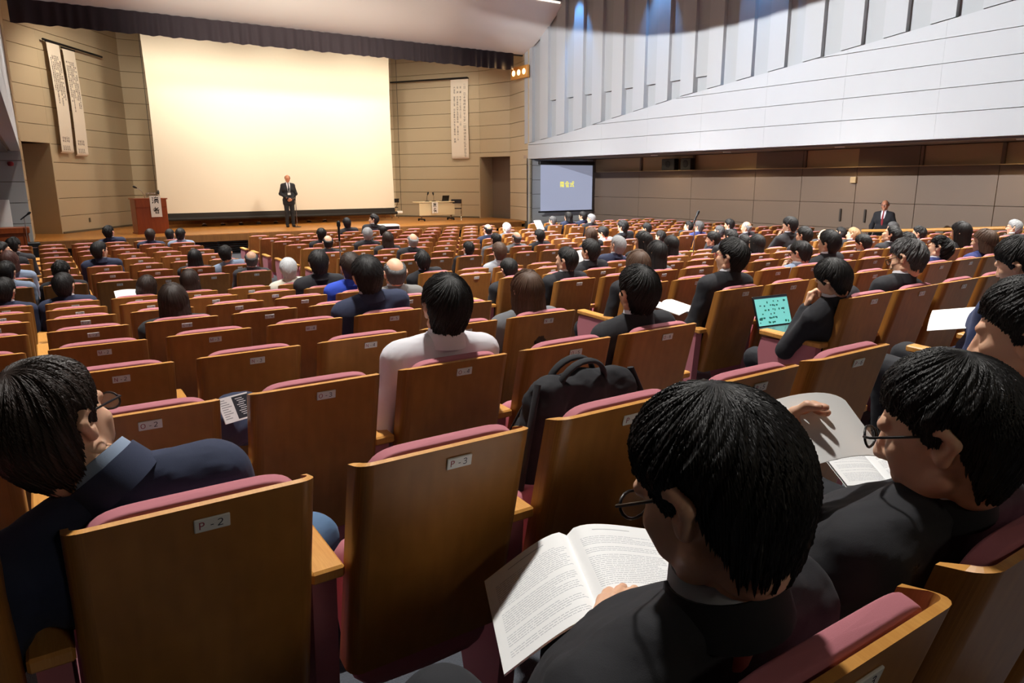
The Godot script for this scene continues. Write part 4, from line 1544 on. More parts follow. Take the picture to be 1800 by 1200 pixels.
func joints(kind: String) -> Dictionary:
	var j := {"hip": Vector3(0, 0.5, -0.32), "waist": Vector3(0, 0.64, -0.27), "chest": Vector3(0, 0.815, -0.21), "shL": Vector3(-0.175, 0.925, -0.18), "shR": Vector3(0.175, 0.925, -0.18), "neck": Vector3(0, 1.0, -0.155), "head": Vector3(0, 1.115, -0.15),
		"elL": Vector3(-0.235, 0.64, -0.24), "elR": Vector3(0.235, 0.64, -0.24), "wrL": Vector3(-0.06, 0.585, -0.46), "wrR": Vector3(0.06, 0.59, -0.45), "knL": Vector3(-0.11, 0.505, -0.72), "knR": Vector3(0.11, 0.505, -0.72), "anL": Vector3(-0.11, 0.10, -0.73), "anR": Vector3(0.11, 0.10, -0.73), "handL": "lap", "handR": "lap", "dirL": Vector3(0.6, -0.2, -0.7), "dirR": Vector3(-0.6, -0.2, -0.7), "palmL": Vector3.DOWN, "palmR": Vector3.DOWN}
	match kind:
		"chin":
			j.elL = Vector3(-0.24, 0.70, -0.36)
			j.wrL = Vector3(-0.08, 0.93, -0.30)
			j.handL = "fist"
			j.dirL = Vector3(0.45, 0.85, 0.1)
			j.palmL = Vector3(0.5, -0.2, 0.8)
		"standing":
			j = {"hip": Vector3(0, 0.90, 0), "waist": Vector3(0, 1.05, 0), "chest": Vector3(0, 1.24, 0.0), "shL": Vector3(-0.165, 1.37, 0.0), "shR": Vector3(0.165, 1.37, 0.0), "neck": Vector3(0, 1.45, 0.0), "head": Vector3(0, 1.60, -0.02), "elL": Vector3(-0.25, 1.10, 0.03), "elR": Vector3(0.25, 1.10, 0.03), "wrL": Vector3(-0.06, 0.93, -0.17), "wrR": Vector3(0.06, 0.95, -0.18), "knL": Vector3(-0.09, 0.5, -0.01), "knR": Vector3(0.09, 0.5, -0.01), "anL": Vector3(-0.1, 0.09, 0.02), "anR": Vector3(0.1, 0.09, 0.02), "handL": "fist", "handR": "fist", "dirL": Vector3(0.8, -0.4, -0.3), "dirR": Vector3(-0.8, -0.4, -0.3), "palmL": Vector3(0, 0, 1), "palmR": Vector3(0, 0, 1), "hem": true}
		"standing_side":
			j = joints("standing")
			j.elL = Vector3(-0.26, 1.10, 0.03)
			j.elR = Vector3(0.26, 1.10, 0.03)
			j.wrL = Vector3(-0.27, 0.86, -0.05)
			j.wrR = Vector3(0.27, 0.86, -0.05)
			j.dirL = Vector3(0, -1, -0.1)
			j.dirR = Vector3(0, -1, -0.1)
			j.palmL = Vector3(1, 0, 0)
			j.palmR = Vector3(-1, 0, 0)
	return j

func clothes(j: Dictionary, cell: float, wrinkle: float) -> Dictionary:
	var right: Vector3 = (j.shR - j.shL).normalized()
	var F := Field.new()
	F.k = 0.035
	F.noise = noise
	F.wrinkle = wrinkle
	var mid: Vector3 = (j.shL + j.shR) / 2
	F.cap(j.shL, j.shR, 0.064, 0.064)
	F.cap(j.chest - right * 0.095, j.chest + right * 0.095, 0.112, 0.112)
	F.cap(mid.lerp(j.chest, 0.4) - right * 0.10, mid.lerp(j.chest, 0.4) + right * 0.10, 0.088, 0.088)
	F.cap(j.neck - (j.neck - mid) * 0.15, j.shL.lerp(j.neck, 0.35), 0.05, 0.056)
	F.cap(j.neck - (j.neck - mid) * 0.15, j.shR.lerp(j.neck, 0.35), 0.05, 0.056)
	F.cap(j.waist - Vector3(0.075, 0, 0), j.waist + Vector3(0.075, 0, 0), 0.115, 0.115)
	F.cap(j.chest, j.waist, 0.12, 0.12)
	F.cap(j.waist, j.hip, 0.12, 0.12)
	F.cap(j.hip - Vector3(0.085, 0, 0), j.hip + Vector3(0.085, 0, 0), 0.118, 0.118)
	if j.has("hem"):
		F.cap(j.hip + Vector3(-0.085, -0.1, 0), j.hip + Vector3(0.085, -0.1, 0), 0.115, 0.115)
	for s in ["L", "R"]:
		F.cap(j["sh" + s], j["el" + s], 0.066, 0.053)
		F.cap(j["el" + s], j["wr" + s], 0.053, 0.038)
	var lo := Vector3(1e3, 1e3, 1e3)
	var hi := -lo
	for i in F.a.size():
		for p in [F.a[i], F.a[i] + F.ba[i]]:
			lo = lo.min(p - Vector3(0.15, 0.15, 0.15))
			hi = hi.max(p + Vector3(0.15, 0.15, 0.15))
	var out := {"jacket": nets(F, lo, hi, cell)}
	var G := Field.new()
	G.k = 0.04
	G.noise = noise
	G.wrinkle = wrinkle
	G.cap(j.hip - Vector3(0.08, 0, 0), j.hip + Vector3(0.08, 0, 0), 0.112, 0.112)
	for s in ["L", "R"]:
		var sx := -0.09 if s == "L" else 0.09
		G.cap(j.hip + Vector3(sx, -0.01, 0), j["kn" + s], 0.092, 0.070)
		G.cap(j["kn" + s], j["an" + s] + Vector3(0, -0.02, 0), 0.068, 0.052)
	lo = Vector3(1e3, 1e3, 1e3)
	hi = -lo
	for i in G.a.size():
		for p in [G.a[i], G.a[i] + G.ba[i]]:
			lo = lo.min(p - Vector3(0.14, 0.14, 0.14))
			hi = hi.max(p + Vector3(0.14, 0.14, 0.14))
	out.trousers = nets(G, lo, hi, maxf(cell, 0.012))
	return out

func collar_ring(neck: Vector3, up: Vector3, r: float, h: float, open: float) -> MB:
	# band round the neck, open at the throat (-z side)
	var b := MB.new()
	var bs := Basis(Quaternion(Vector3.UP, up.normalized()))
	var rows_ := [[], [], [], []]
	for k in 25:
		var a := PI / 2 - PI + open + (TAU - 2 * open) * k / 24.0
		var c := Vector3(cos(a), 0, sin(a))
		var back := (sin(a) + 1.0) / 2.0
		rows_[0].append(neck + bs * (c * (r + 0.014) + Vector3(0, -0.035, 0)))
		rows_[1].append(neck + bs * (c * (r + 0.004) + Vector3(0, h * (0.5 + 0.5 * back), 0)))
		rows_[2].append(neck + bs * (c * (r - 0.002) + Vector3(0, h * (0.5 + 0.5 * back), 0)))
		rows_[3].append(neck + bs * (c * (r + 0.006) + Vector3(0, -0.035, 0)))
	b.grid(rows_, Vector2(1, 1), false, true)
	return b

func person(label: String, root: Transform3D, j: Dictionary, set_: Dictionary, opt: Dictionary) -> Node3D:
	var t := thing("person", label, "person", Vector3.ZERO, 0.0, opt.get("group", ""))
	t.transform = root
	var near: bool = opt.get("near", false)
	var R: Basis = Basis(Vector3.UP, -deg_to_rad(opt.get("yaw", 0.0))) * Basis(Vector3.RIGHT, -deg_to_rad(opt.get("pitch", 0.0))) * Basis(Vector3.BACK, deg_to_rad(opt.get("roll", 0.0)))
	var T := Transform3D(R, j.head)
	var key := "body%s%d%d%s%s" % [opt.get("pose", "?"), int(opt.get("yaw", 0.0) / 10.0), int(opt.get("pitch", 0.0) / 10.0), near, opt.get("skin", "skin")]
	if not cache.has(key) or near:
		var b := MB.new()
		b.add(head_mb(0.0038 if near else 0.0075), T)
		for s in ["L", "R"]:
			var d: Vector3 = j["dir" + s].normalized()
			var pn: Vector3 = -j["palm" + s]
			pn = (pn - d * pn.dot(d)).normalized()
			var x := d.cross(pn)          # forward -z = d, up = back of the hand
			var hb := Basis(x if s == "L" else -x, pn, -d)
			b.add(hand_mb(j["hand" + s]), Transform3D(hb, j["wr" + s] + d * 0.012))
		# neck, and the arms inside the sleeves
		var nk: Vector3 = T * Vector3(0, -0.05, 0.018)
		b.tube([nk, nk.lerp(j.neck, 0.5), j.neck, j.neck.lerp((j.shL + j.shR) / 2, 0.8)], [0.052, 0.054, 0.058, 0.06], 24)
		b.tube([j.wrL, j.elL, j.shL, j.neck.lerp((j.shL + j.shR) / 2, 0.7), j.shR, j.elR, j.wrR], [0.024, 0.03, 0.036, 0.04, 0.036, 0.03, 0.024], 10)
		cache[key] = b.mesh(M[opt.get("skin", "skin")])
	part("body", cache[key], t)
	var hk := "hm%s%s%d" % [opt.style, near, opt.get("seed", 0)]
	if not cache.has(hk):
		cache[hk] = hair_mb(opt.style, 640 if near else 120, 60 if near else 26, opt.get("seed", 0)).mesh(null)
	var hr := part("hair", cache[hk], t, T)
	hr.set_surface_override_material(0, M["hair_" + opt.hair])
	for k in ["jacket", "trousers"]:
		var mk := "mesh_%d_%s" % [set_[k].get_instance_id(), k]
		if not cache.has(mk):
			cache[mk] = set_[k].mesh(null)
		var cl := part(k if opt.cloth != "white" or k != "jacket" else "shirt", cache[mk], t)
		cl.set_surface_override_material(0, M["cloth_" + (opt.cloth if k == "jacket" else opt.get("legs", "trouser"))])
	var up: Vector3 = j.head - j.neck
	var ck := "collar%s%s" % [opt.get("pose", "?"), near]
	if not cache.has(ck):
		cache[ck] = collar_ring(j.neck + up * 0.12, up, 0.060, 0.034, 0.5).mesh(null)
		cache[ck + "j"] = collar_ring(j.neck + up * 0.02, up, 0.068, 0.026, 0.9).mesh(null)
	if opt.get("collar", true):
		var co := part("shirt_collar", cache[ck], t)
		co.set_surface_override_material(0, M["cloth_" + opt.get("shirt", "white")])
		var cj := part("jacket_collar", cache[ck + "j"], t)
		cj.set_surface_override_material(0, M["cloth_" + opt.cloth])
	if not cache.has("shoe"):
		var sb := MB.new()
		sb.pillow(at_(Vector3(0, 0.045, -0.06)), Vector3(0.092, 0.09, 0.27), 0.6, 16, 8)
		cache.shoe = sb.mesh(M.cloth_leather)
	for s in ["L", "R"]:
		var an: Vector3 = j["an" + s]
		part("shoe", cache.shoe, t, at_(Vector3(an.x, 0, an.z)))
	if opt.get("glasses", 0):
		glasses_parts(t, T, M.red_frame if opt.glasses == 2 else M.glass_frame)
	return t

const AUDIENCE := [
	# row (0 nearest), seat, X of the head, head over chair top, hair, hair colour, clothes, turn, nod, pose, glasses
	[16, 4, 1.16, 0.20, "spiky", "black", "navy", 0, 0, "lap", 0],
	[15, 5, 1.78, 0.16, "short", "darkbrown", "navy", 0, 0, "lap", 0],
	[16, 6, 2.25, 0.10, "short", "black", "navy", 0, 0, "lap", 0],
	[15, 6, 2.31, 0.15, "short", "black", "light_blue", 0, 0, "lap", 0],
	[11, 3, 0.69, 0.21, "short", "black", "navy", 30, 0, "lap", 0],
	[9, 2, 0.17, 0.14, "spiky", "black", "dark", 0, 0, "lap", 0],
	[8, 2, 0.14, 0.14, "short", "black", "navy", 0, 0, "lap", 0],
	[10, 5, 1.77, 0.12, "long", "black", "dark", 0, 0, "lap", 0],
	[8, 3, 0.83, 0.08, "bob", "darkbrown", "dark", 0, 0, "lap", 0],
	[8, 4, 1.23, 0.10, "long", "darkbrown", "dark", 0, 0, "lap", 0],
	[5, 3, 0.69, 0.10, "bob", "darkbrown", "dark", 0, 0, "lap", 0],
	[13, 1, -0.34, 0.20, "spiky", "black", "dark_grey", 0, 0, "lap", 0],
	[12, 1, -0.46, 0.21, "short", "black", "dark", 50, 0, "lap", 0],
	[10, 1, -0.34, 0.21, "bob", "redbrown", "light_blue", 0, 0, "lap", 0],
	[9, 1, -0.35, 0.17, "short", "black", "light_blue", 0, 0, "lap", 0],
	[8, 1, -0.32, 0.13, "short", "black", "navy", 0, 0, "lap", 0],
	[10, 6, 2.18, 0.16, "short", "black", "light_blue", 0, 25, "lap", 0],
	[9, 6, 2.31, 0.14, "balding", "darkgrey", "dark_grey", 0, 0, "lap", 0],
	[8, 6, 2.24, 0.15, "short", "white", "beige", 0, 0, "lap", 0],
	[7, 6, 2.28, 0.22, "short", "black", "black", 0, 0, "lap", 0],
	[13, 8, 4.50, 0.16, "short", "black", "dark", 0, 0, "lap", 0],
	[11, 7, 3.99, 0.16, "balding", "black", "dark", 0, 0, "lap", 0],
	[16, 11, 6.04, 0.20, "short", "black", "dark", 0, 0, "lap", 0],
	[6, 6, 2.27, 0.20, "short", "darkbrown", "bright_blue", 0, 0, "lap", 0],
	[4, 5, 1.69, 0.22, "short", "black", "navy", 0, 0, "lap", 0],
	[5, 6, 2.28, 0.17, "balding", "darkgrey", "plaid", 0, 0, "lap", 0],
	[8, 7, 3.87, 0.14, "spiky", "black", "black", 0, 0, "lap", 0],
	[2, 4, 1.27, 0.18, "short", "black", "white", 0, 0, "lap", 0],
	[10, 9, 5.10, 0.19, "balding", "grey", "dark", 0, 0, "lap", 0],
	[12, 9, 5.06, 0.19, "short", "grey", "dark", 0, 0, "lap", 0],
	[16, 12, 6.71, 0.26, "short", "black", "dark", -50, 0, "lap", 0],
	[14, 11, 6.14, 0.11, "short", "black", "dark", 0, 0, "lap", 0],
	[11, 9, 5.06, 0.17, "bob", "darkbrown", "dark", 0, 0, "lap", 0],
	[9, 10, 5.62, 0.10, "short", "black", "dark", 0, 0, "lap", 0],
	[12, 14, 7.66, 0.17, "balding", "black", "navy", 0, 0, "lap", 0],
	[13, 16, 8.71, 0.12, "short", "white", "grey", 0, 0, "lap", 0],
	[10, 12, 6.70, 0.13, "short", "black", "grey", 0, 0, "lap", 0],
	[10, 13, 7.14, 0.14, "balding", "darkgrey", "grey", 0, 0, "lap", 0],
	[8, 9, 4.98, 0.18, "short", "brown", "light_grey", 0, 0, "lap", 0],
	[6, 7, 3.94, 0.06, "short", "black", "black", 0, 15, "lap", 0],
	[3, 6, 2.28, 0.11, "long", "brown", "grey", 0, 0, "lap", 0],
	[5, 7, 3.97, 0.16, "slick", "black", "black", -25, 0, "lap", 0],
	[6, 9, 5.00, 0.19, "short", "black", "black", -20, 0, "lap", 0],
	[7, 11, 6.21, 0.19, "short", "grey", "navy", 0, 0, "lap", 0],
	[4, 7, 3.99, 0.13, "long", "brown", "black", 0, 0, "lap", 0],
	[2, 6, 2.27, 0.15, "short", "black", "black", 0, 0, "lap", 0],
	[7, 12, 6.66, 0.22, "long", "black", "dark", -35, 0, "lap", 0],
	[5, 9, 5.10, 0.16, "long", "black", "grey", 0, 0, "lap", 0],
	[7, 13, 7.18, 0.15, "bob", "black", "grey", 0, 0, "lap", 0],
	[9, 18, 9.82, 0.10, "short", "black", "dark", 0, 0, "lap", 0],
	[11, 19, 11.23, 0.12, "short", "black", "dark_grey", 0, 10, "chin", 0],
	[10, 18, 9.69, 0.26, "short", "black", "dark", 0, 0, "lap", 0],
	[9, 15, 8.12, 0.22, "long", "brown", "dark", 0, 0, "lap", 0],
	[10, 17, 9.18, 0.16, "short", "black", "white", -10, 35, "lap", 0],
	[14, 20, 11.90, 0.18, "short", "grey", "dark", 0, 0, "lap", 0],
	[15, 21, 12.36, 0.20, "short", "black", "navy", 0, 0, "lap", 0],
	[15, 20, 11.87, 0.20, "bob", "black", "navy", 0, 0, "lap", 0],
	[15, 19, 11.34, 0.11, "short", "darkgrey", "dark", 0, 0, "lap", 0],
	[10, 14, 7.65, 0.16, "short", "black", "dark", 0, 0, "lap", 0],
	[3, 7, 4.01, 0.20, "short", "black", "black", -15, 0, "lap", 2],
	[11, 21, 12.54, 0.11, "short", "black", "dark", 0, 0, "lap", 0],
	[10, 20, 11.87, 0.16, "short", "darkgrey", "blue", 0, 0, "lap", 0],
	[10, 22, 12.85, 0.18, "short", "black", "dark", 0, 0, "lap", 0],
	[9, 21, 12.29, 0.19, "balding", "grey", "dark_grey", 0, 0, "lap", 0],
	[9, 19, 11.46, 0.13, "short", "darkgrey", "dark", 0, 0, "lap", 0],
	[8, 17, 9.05, 0.19, "short", "black", "navy", -20, -12, "lap", 0],
	[7, 15, 8.38, 0.19, "short", "black", "dark", 0, 0, "lap", 0],
	[7, 16, 8.70, 0.10, "short", "black", "dark", 0, 0, "lap", 0],
	[6, 14, 7.81, 0.13, "bob", "black", "dark", 0, 0, "lap", 0],
	[7, 18, 9.76, 0.32, "short", "black", "dark", 0, 10, "chin", 0],
	[6, 16, 8.81, 0.18, "short", "black", "dark_grey", 0, 0, "lap", 0],
	[8, 20, 12.07, 0.10, "balding", "white", "dark_grey", 0, 0, "lap", 0],
	[8, 21, 12.59, 0.11, "short", "black", "light_grey", 0, 0, "lap", 0],
	[4, 11, 6.12, 0.10, "short", "black", "light_blue", 0, 20, "chin", 1],
	[4, 12, 6.57, 0.18, "short", "black", "dark", 0, 0, "lap", 0],
	[2, 7, 3.80, 0.12, "short", "black", "black", -10, 14, "chin", 0],
	[7, 19, 11.50, 0.11, "short", "blond", "dark", 0, 0, "lap", 0],
	[5, 16, 8.73, 0.07, "short", "black", "dark_grey", 0, 40, "lap", 0],
	[8, 25, 14.39, 0.14, "short", "darkgrey", "dark", 0, 0, "lap", 0],
	[5, 17, 9.38, 0.15, "short", "black", "dark", 0, -25, "lap", 0],
	[5, 18, 9.78, 0.05, "spiky", "black", "dark", 0, 0, "lap", 0],
	[6, 20, 11.85, 0.08, "spiky", "black", "dark", 0, 0, "lap", 0],
	[2, 8, 4.59, 0.16, "spiky", "darkgrey", "black", -5, 28, "lap", 1],
	[3, 12, 6.88, 0.13, "spiky", "black", "blue", -10, -6, "lap", 0],
	[4, 17, 9.24, 0.17, "long", "black", "dark", 0, 0, "lap", 0],
	[3, 14, 7.74, 0.12, "bob", "brown", "blue", -10, 0, "lap", 0],
	[5, 22, 12.95, 0.11, "short", "grey", "olive", 0, 0, "lap", 1],
	[1, 7, 3.87, 0.20, "short", "black", "blue_navy", -5, 12, "lap", 0],
]

func short_words(r: int, n: int) -> String:
	return seat_words(r, n).replace(" the ", " ")

func taken_seats() -> Dictionary:
	var d := {}
	for a in AUDIENCE:
		d[Vector2i(a[0], a[1])] = true
	for n in [3, 4, 5]:
		d[Vector2i(0, n)] = true
	d[Vector2i(1, 2)] = true
	return d

func audience():
	var sets := {"lap": clothes(joints("lap"), 0.014, 0.006), "chin": clothes(joints("chin"), 0.014, 0.006)}
	var cn := {"dark": "dark clothes", "black": "a black suit", "navy": "a navy jacket", "blue_navy": "a blue jacket", "grey": "grey", "dark_grey": "dark grey", "light_grey": "light grey", "light_blue": "pale blue", "beige": "a beige jacket", "white": "a white shirt", "bright_blue": "a bright blue sweater", "blue": "blue", "olive": "an olive jacket", "plaid": "grey plaid"}
	var hn := {"short": "%s-haired", "spiky": "spiky %s-haired", "slick": "sleek %s-haired", "balding": "balding", "bob": "bobbed %s-haired", "long": "long %s-haired"}
	var hc := {"darkbrown": "dark", "darkgrey": "greying", "redbrown": "reddish"}
	var i := 0
	for a in AUDIENCE:
		var r: int = a[0]
		var x: float = a[2]
		var hd: float = 0.955 + a[3]
		var s := clampf(hd / 1.115, 0.93, 1.06)
		var j := joints(a[9])
		var d := row_d(r)
		# the person sits in the middle of the chair and leans sideways from the hips
		var sx := seat_x(a[1])
		var lean := asin(clampf((x - sx) / (0.67 * s), -0.35, 0.35))
		var pivot := Vector3(0, 0.45, 0) * s
		var roll := Basis(Vector3.BACK, -lean)
		var root := Transform3D(roll.scaled(Vector3(s, s, s)), Vector3(sx, EYE + row_floor(r) + hd - 1.115 * s, -d - 0.15 * (1.0 - s)) + pivot - roll * pivot)
		var face: float = rad_to_deg(atan2(7.2 - x, 24.3 - d)) * 0.8 + a[7]
		var nod: float = minf(a[8] + 4.0, 20.0)
		face = roundf(face / 10.0) * 10.0
		nod = roundf(nod / 10.0) * 10.0
		var big: bool = r <= 3 and d < 3.5
		var style: String = hn[a[4]]
		var word: String = (style % hc.get(a[5], a[5])) if style.contains("%s") else style
		var label := "%s person in %s, %s" % [word, cn[a[6]], short_words(r, a[1]).replace(" row from stage", " row")]
		var legs := "trouser"
		person(label, root, j, sets[a[9]], {"style": a[4], "hair": a[5], "cloth": a[6], "yaw": face, "pitch": nod, "pose": a[9] + ("b%d" % i if big else ""), "near": big, "glasses": a[10], "seed": i % 3, "skin": "skin", "legs": legs, "collar": not a[4] in ["long", "bob"], "group": "seated audience"})
		i += 1

func near_people():
	# man leaning to his left in seat P-2
	var j := joints("lap")
	j.head = Vector3(-0.205, 1.10, -0.165)
	j.neck = Vector3(-0.13, 0.995, -0.145)
	j.shR = Vector3(0.05, 0.955, -0.14)
	j.shL = Vector3(-0.29, 0.85, -0.15)
	j.chest = Vector3(-0.10, 0.81, -0.215)
	j.waist = Vector3(-0.03, 0.64, -0.29)
	j.elR = Vector3(0.16, 0.70, -0.26)
	j.wrR = Vector3(0.12, 0.60, -0.48)
	j.elL = Vector3(-0.36, 0.66, -0.20)
	j.wrL = Vector3(-0.2, 0.62, -0.42)
	j.knR = Vector3(0.36, 0.53, -0.56)
	j.anR = Vector3(0.34, 0.10, -0.62)
	person("dark brown-haired man in navy jacket, leaning left at the lower left edge", Transform3D(Basis(), W(seat_x(2), row_floor(1), row_d(1))), j, clothes(j, 0.009, 0.006), {"style": "short", "hair": "darkbrown", "cloth": "navy", "yaw": 42.0, "pitch": -4.0, "roll": 14.0, "pose": "A", "near": true, "glasses": 1, "seed": 4, "legs": "jeans", "shirt": "light_blue"})
	# man reading an open book in seat Q-3
	j = joints("lap")
	j.head = Vector3(-0.022, 1.106, -0.10)
	j.neck = Vector3(0.0, 0.975, -0.095)
	j.shL = Vector3(-0.165, 0.855, -0.13)
	j.shR = Vector3(0.175, 0.875, -0.13)
	j.chest = Vector3(0.01, 0.77, -0.205)
	j.elL = Vector3(-0.10, 0.60, -0.36)
	j.wrL = Vector3(0.14, 0.645, -0.475)
	j.dirL = Vector3(0.85, 0.0, -0.5)
	j.handL = "flat"
	j.elR = Vector3(0.25, 0.64, -0.2)
	j.wrR = Vector3(0.16, 0.62, -0.42)
	j.knL = Vector3(-0.15, 0.53, -0.58)
	j.knR = Vector3(0.2, 0.47, -0.62)
	j.anR = Vector3(0.18, 0.10, -0.64)
	person("black-haired man in black suit reading the open white book", Transform3D(Basis(), W(0.65, row_floor(0) + 0.02, 0.417)), j, clothes(j, 0.008, 0.007), {"style": "short", "hair": "black", "cloth": "black", "yaw": -4.0, "pitch": 26.0, "pose": "B", "near": true, "glasses": 1, "seed": 5, "shirt": "light_grey"})
	# man holding a paper in seat Q-4
	j = joints("lap")
	j.head = Vector3(-0.06, 1.075, -0.09)
	j.neck = Vector3(-0.03, 0.972, -0.10)
	j.shL = Vector3(-0.20, 0.885, -0.125)
	j.shR = Vector3(0.15, 0.90, -0.115)
	j.chest = Vector3(-0.02, 0.79, -0.21)
	j.elL = Vector3(-0.27, 0.70, -0.30)
	j.wrL = Vector3(-0.17, 0.93, -0.28)
	j.dirL = Vector3(0.35, 0.75, -0.35)
	j.palmL = Vector3(0.2, 0.1, 0.9)
	j.handL = "hold"
	j.elR = Vector3(0.22, 0.66, -0.28)
	j.wrR = Vector3(0.05, 0.80, -0.42)
	j.dirR = Vector3(-0.4, 0.3, -0.6)
	j.handR = "hold"
	person("man in black suit and glasses holding up a white paper, at right", Transform3D(Basis(), W(1.22, row_floor(0) + 0.02, 0.417)), j, clothes(j, 0.008, 0.007), {"style": "short", "hair": "black", "cloth": "black", "yaw": -12.0, "pitch": 16.0, "pose": "C", "near": true, "glasses": 1, "seed": 6})
	j = joints("lap")
	person("black-haired person at the right edge behind the man with the paper", Transform3D(Basis(), W(1.74, row_floor(0) + 0.04, 0.477)), j, clothes(j, 0.012, 0.006), {"style": "short", "hair": "black", "cloth": "black", "yaw": -10.0, "pitch": 10.0, "pose": "E", "near": true, "seed": 7})
	# speaker on the stage and a man standing in the side aisle
	var st := joints("standing")
	var sp := person("balding speaker in a dark suit with name badge, standing on the stage", Transform3D(Basis(Vector3.UP, PI - 0.1), W(7.14, STAGE_Y, 24.35)), st, clothes(st, 0.014, 0.004), {"style": "balding", "hair": "brown", "cloth": "black", "yaw": 18.0, "pitch": 14.0, "pose": "S", "skin": "skin_tan"})
	front_shirt(sp, "cloth_trouser", true)
	st = joints("standing_side")
	var mn := person("bald man in dark suit and red tie standing in the side aisle", Transform3D(Basis(Vector3.UP, 1.85).scaled(Vector3(0.95, 0.95, 0.95)), W(16.3, FRONT_FLOOR, 9.1)), st, clothes(st, 0.014, 0.004), {"style": "balding", "hair": "darkgrey", "cloth": "black", "yaw": 0.0, "pitch": 4.0, "pose": "M", "glasses": 1, "skin": "skin_tan"})
	front_shirt(mn, "cloth_red", false)

func front_shirt(t: Node3D, tie: String, badge: bool):
	var ys := [1.46, 1.41, 1.35, 1.28, 1.20, 1.12]
	var hw := [0.05, 0.055, 0.048, 0.036, 0.022, 0.004]
	var zs := [-0.058, -0.082, -0.108, -0.124, -0.126, -0.126]
	for q in [["shirt_front", 1.0, 0.0, "cloth_white"], ["tie", 0.0, 0.006, tie]]:
		var rows_ := []
		for i in 6:
			var w: float = hw[i] * q[1] + (0.0 if q[1] > 0.0 else [0.018, 0.014, 0.018, 0.021, 0.024, 0.008][i])
			var z: float = zs[i] - q[2]
			rows_.append([Vector3(w, ys[i], z + w * 0.25), Vector3(0, ys[i], z - 0.004), Vector3(-w, ys[i], z + w * 0.25)])
		var b := MB.new()
		b.grid(rows_, Vector2(1, 1), false, true)
		part(q[0], b.mesh(M[q[3]]), t)
	if badge:
		part("name_badge", boxmesh(Vector3(0.0, 1.1, -0.15), Vector3(0.1, 0.07, 0.004), M.paper), t)
		var l := MB.new()
		for s in [-1.0, 1.0]:
			l.tube([Vector3(0.06 * s, 1.44, -0.05), Vector3(0.05 * s, 1.34, -0.118), Vector3(0.02 * s, 1.14, -0.142)], 0.004, 6)
		part("lanyard", l.mesh(M.paper), t)

func page_print(called: String, seed_: int) -> StandardMaterial3D:
	var im := Image.create(256, 360, false, Image.FORMAT_RGB8)
	im.fill(Color8(246, 246, 246))
	var rg := RandomNumberGenerator.new()
	rg.seed = seed_
	im.fill_rect(Rect2i(70, 26, 110, 3), Color8(170, 170, 175))
	var y := 60
	while y < 330:
		var x := 26
		var end := 230 - (rg.randi() % 90 if rg.randf() < 0.2 else 0)
		while x < end:
			var w := 3 + rg.randi() % 14
			im.fill_rect(Rect2i(x, y, w, 2), Color8(176, 178, 184))
			x += w + 1 + rg.randi() % 3
		y += 8 if rg.randf() > 0.08 else 20
	return print_mat(called, im)

func open_book(label: String, t: Transform3D, w: float, h: float, bow: float, seed_: int, slope := Vector2.ZERO):
	var o := thing("open_book", label, "book")
	o.transform = t
	# local x to the right page, y up, -z to the head of the page
	for s in [-1.0, 1.0]:
		var top := []
		var low := []
		for i in 13:
			var f := i / 12.0
			var u := f if s > 0 else 1.0 - f
			var x: float = w * u * s
			var y := bow * (sin(PI * pow(u, 0.55)) * 0.9) + 0.008 + 0.012 * u - w * u * (slope.x if s < 0 else slope.y)
			top.append([Vector3(x, y, -h / 2), Vector3(x, y, h / 2)])
			low.append([Vector3(x, y - 0.006, -h / 2), Vector3(x, y - 0.006, h / 2)])
		var b := MB.new()
		var rows_ := []
		for z in 2:
			var rr := []
			for i in 13:
				rr.append(top[i][z])
			rows_.append(rr)
		b.grid(rows_, Vector2(1, 1), false, true)
		part("page_block", b.mesh(page_print("page_%d_%d" % [seed_, int(s)], seed_ + int(s))), o)
		var c := MB.new()
		var r2 := []
		for z in 2:
			var rr := []
			for i in 13:
				rr.append(low[i][z])
			r2.append(rr)
		c.grid(r2, Vector2(1, 1), false, false)
		for i in 12:
			c.quad(low[i][1], low[i + 1][1], top[i + 1][1], top[i][1])
			c.quad(low[i + 1][0], low[i][0], top[i][0], top[i + 1][0])
		part("cover", c.mesh(M.paper), o)

func loose_paper(label: String, t: Transform3D, w: float, h: float, bend: float):
	var o := thing("paper_sheet", label, "paper")
	o.transform = t
	var a := []
	var b2 := []
	for k in 2:
		var ra := []
		var rb := []
		for i in 11:
			var f := i / 10.0 - 0.5
			var p := Vector3(f * w, bend * (0.25 - f * f) * 4.0, (k - 0.5) * h)
			ra.append(p)
			rb.append(p - Vector3(0, 0.002, 0))
		a.append(ra)
		b2.append(rb)
	var b := MB.new()
	b.grid(a, Vector2(1, 1), false, true)
	b.grid(b2, Vector2(1, 1), false, false)
	part("sheet", b.mesh(M.paper), o)

func lap_frame() -> Basis:
	var fwd := Vector3(0.40, 0.10, -0.91).normalized()
	var right := Vector3(0.90, 0.12, 0.38)
	right = (right - fwd * right.dot(fwd)).normalized()
	return Basis(right, right.cross(fwd), -fwd)

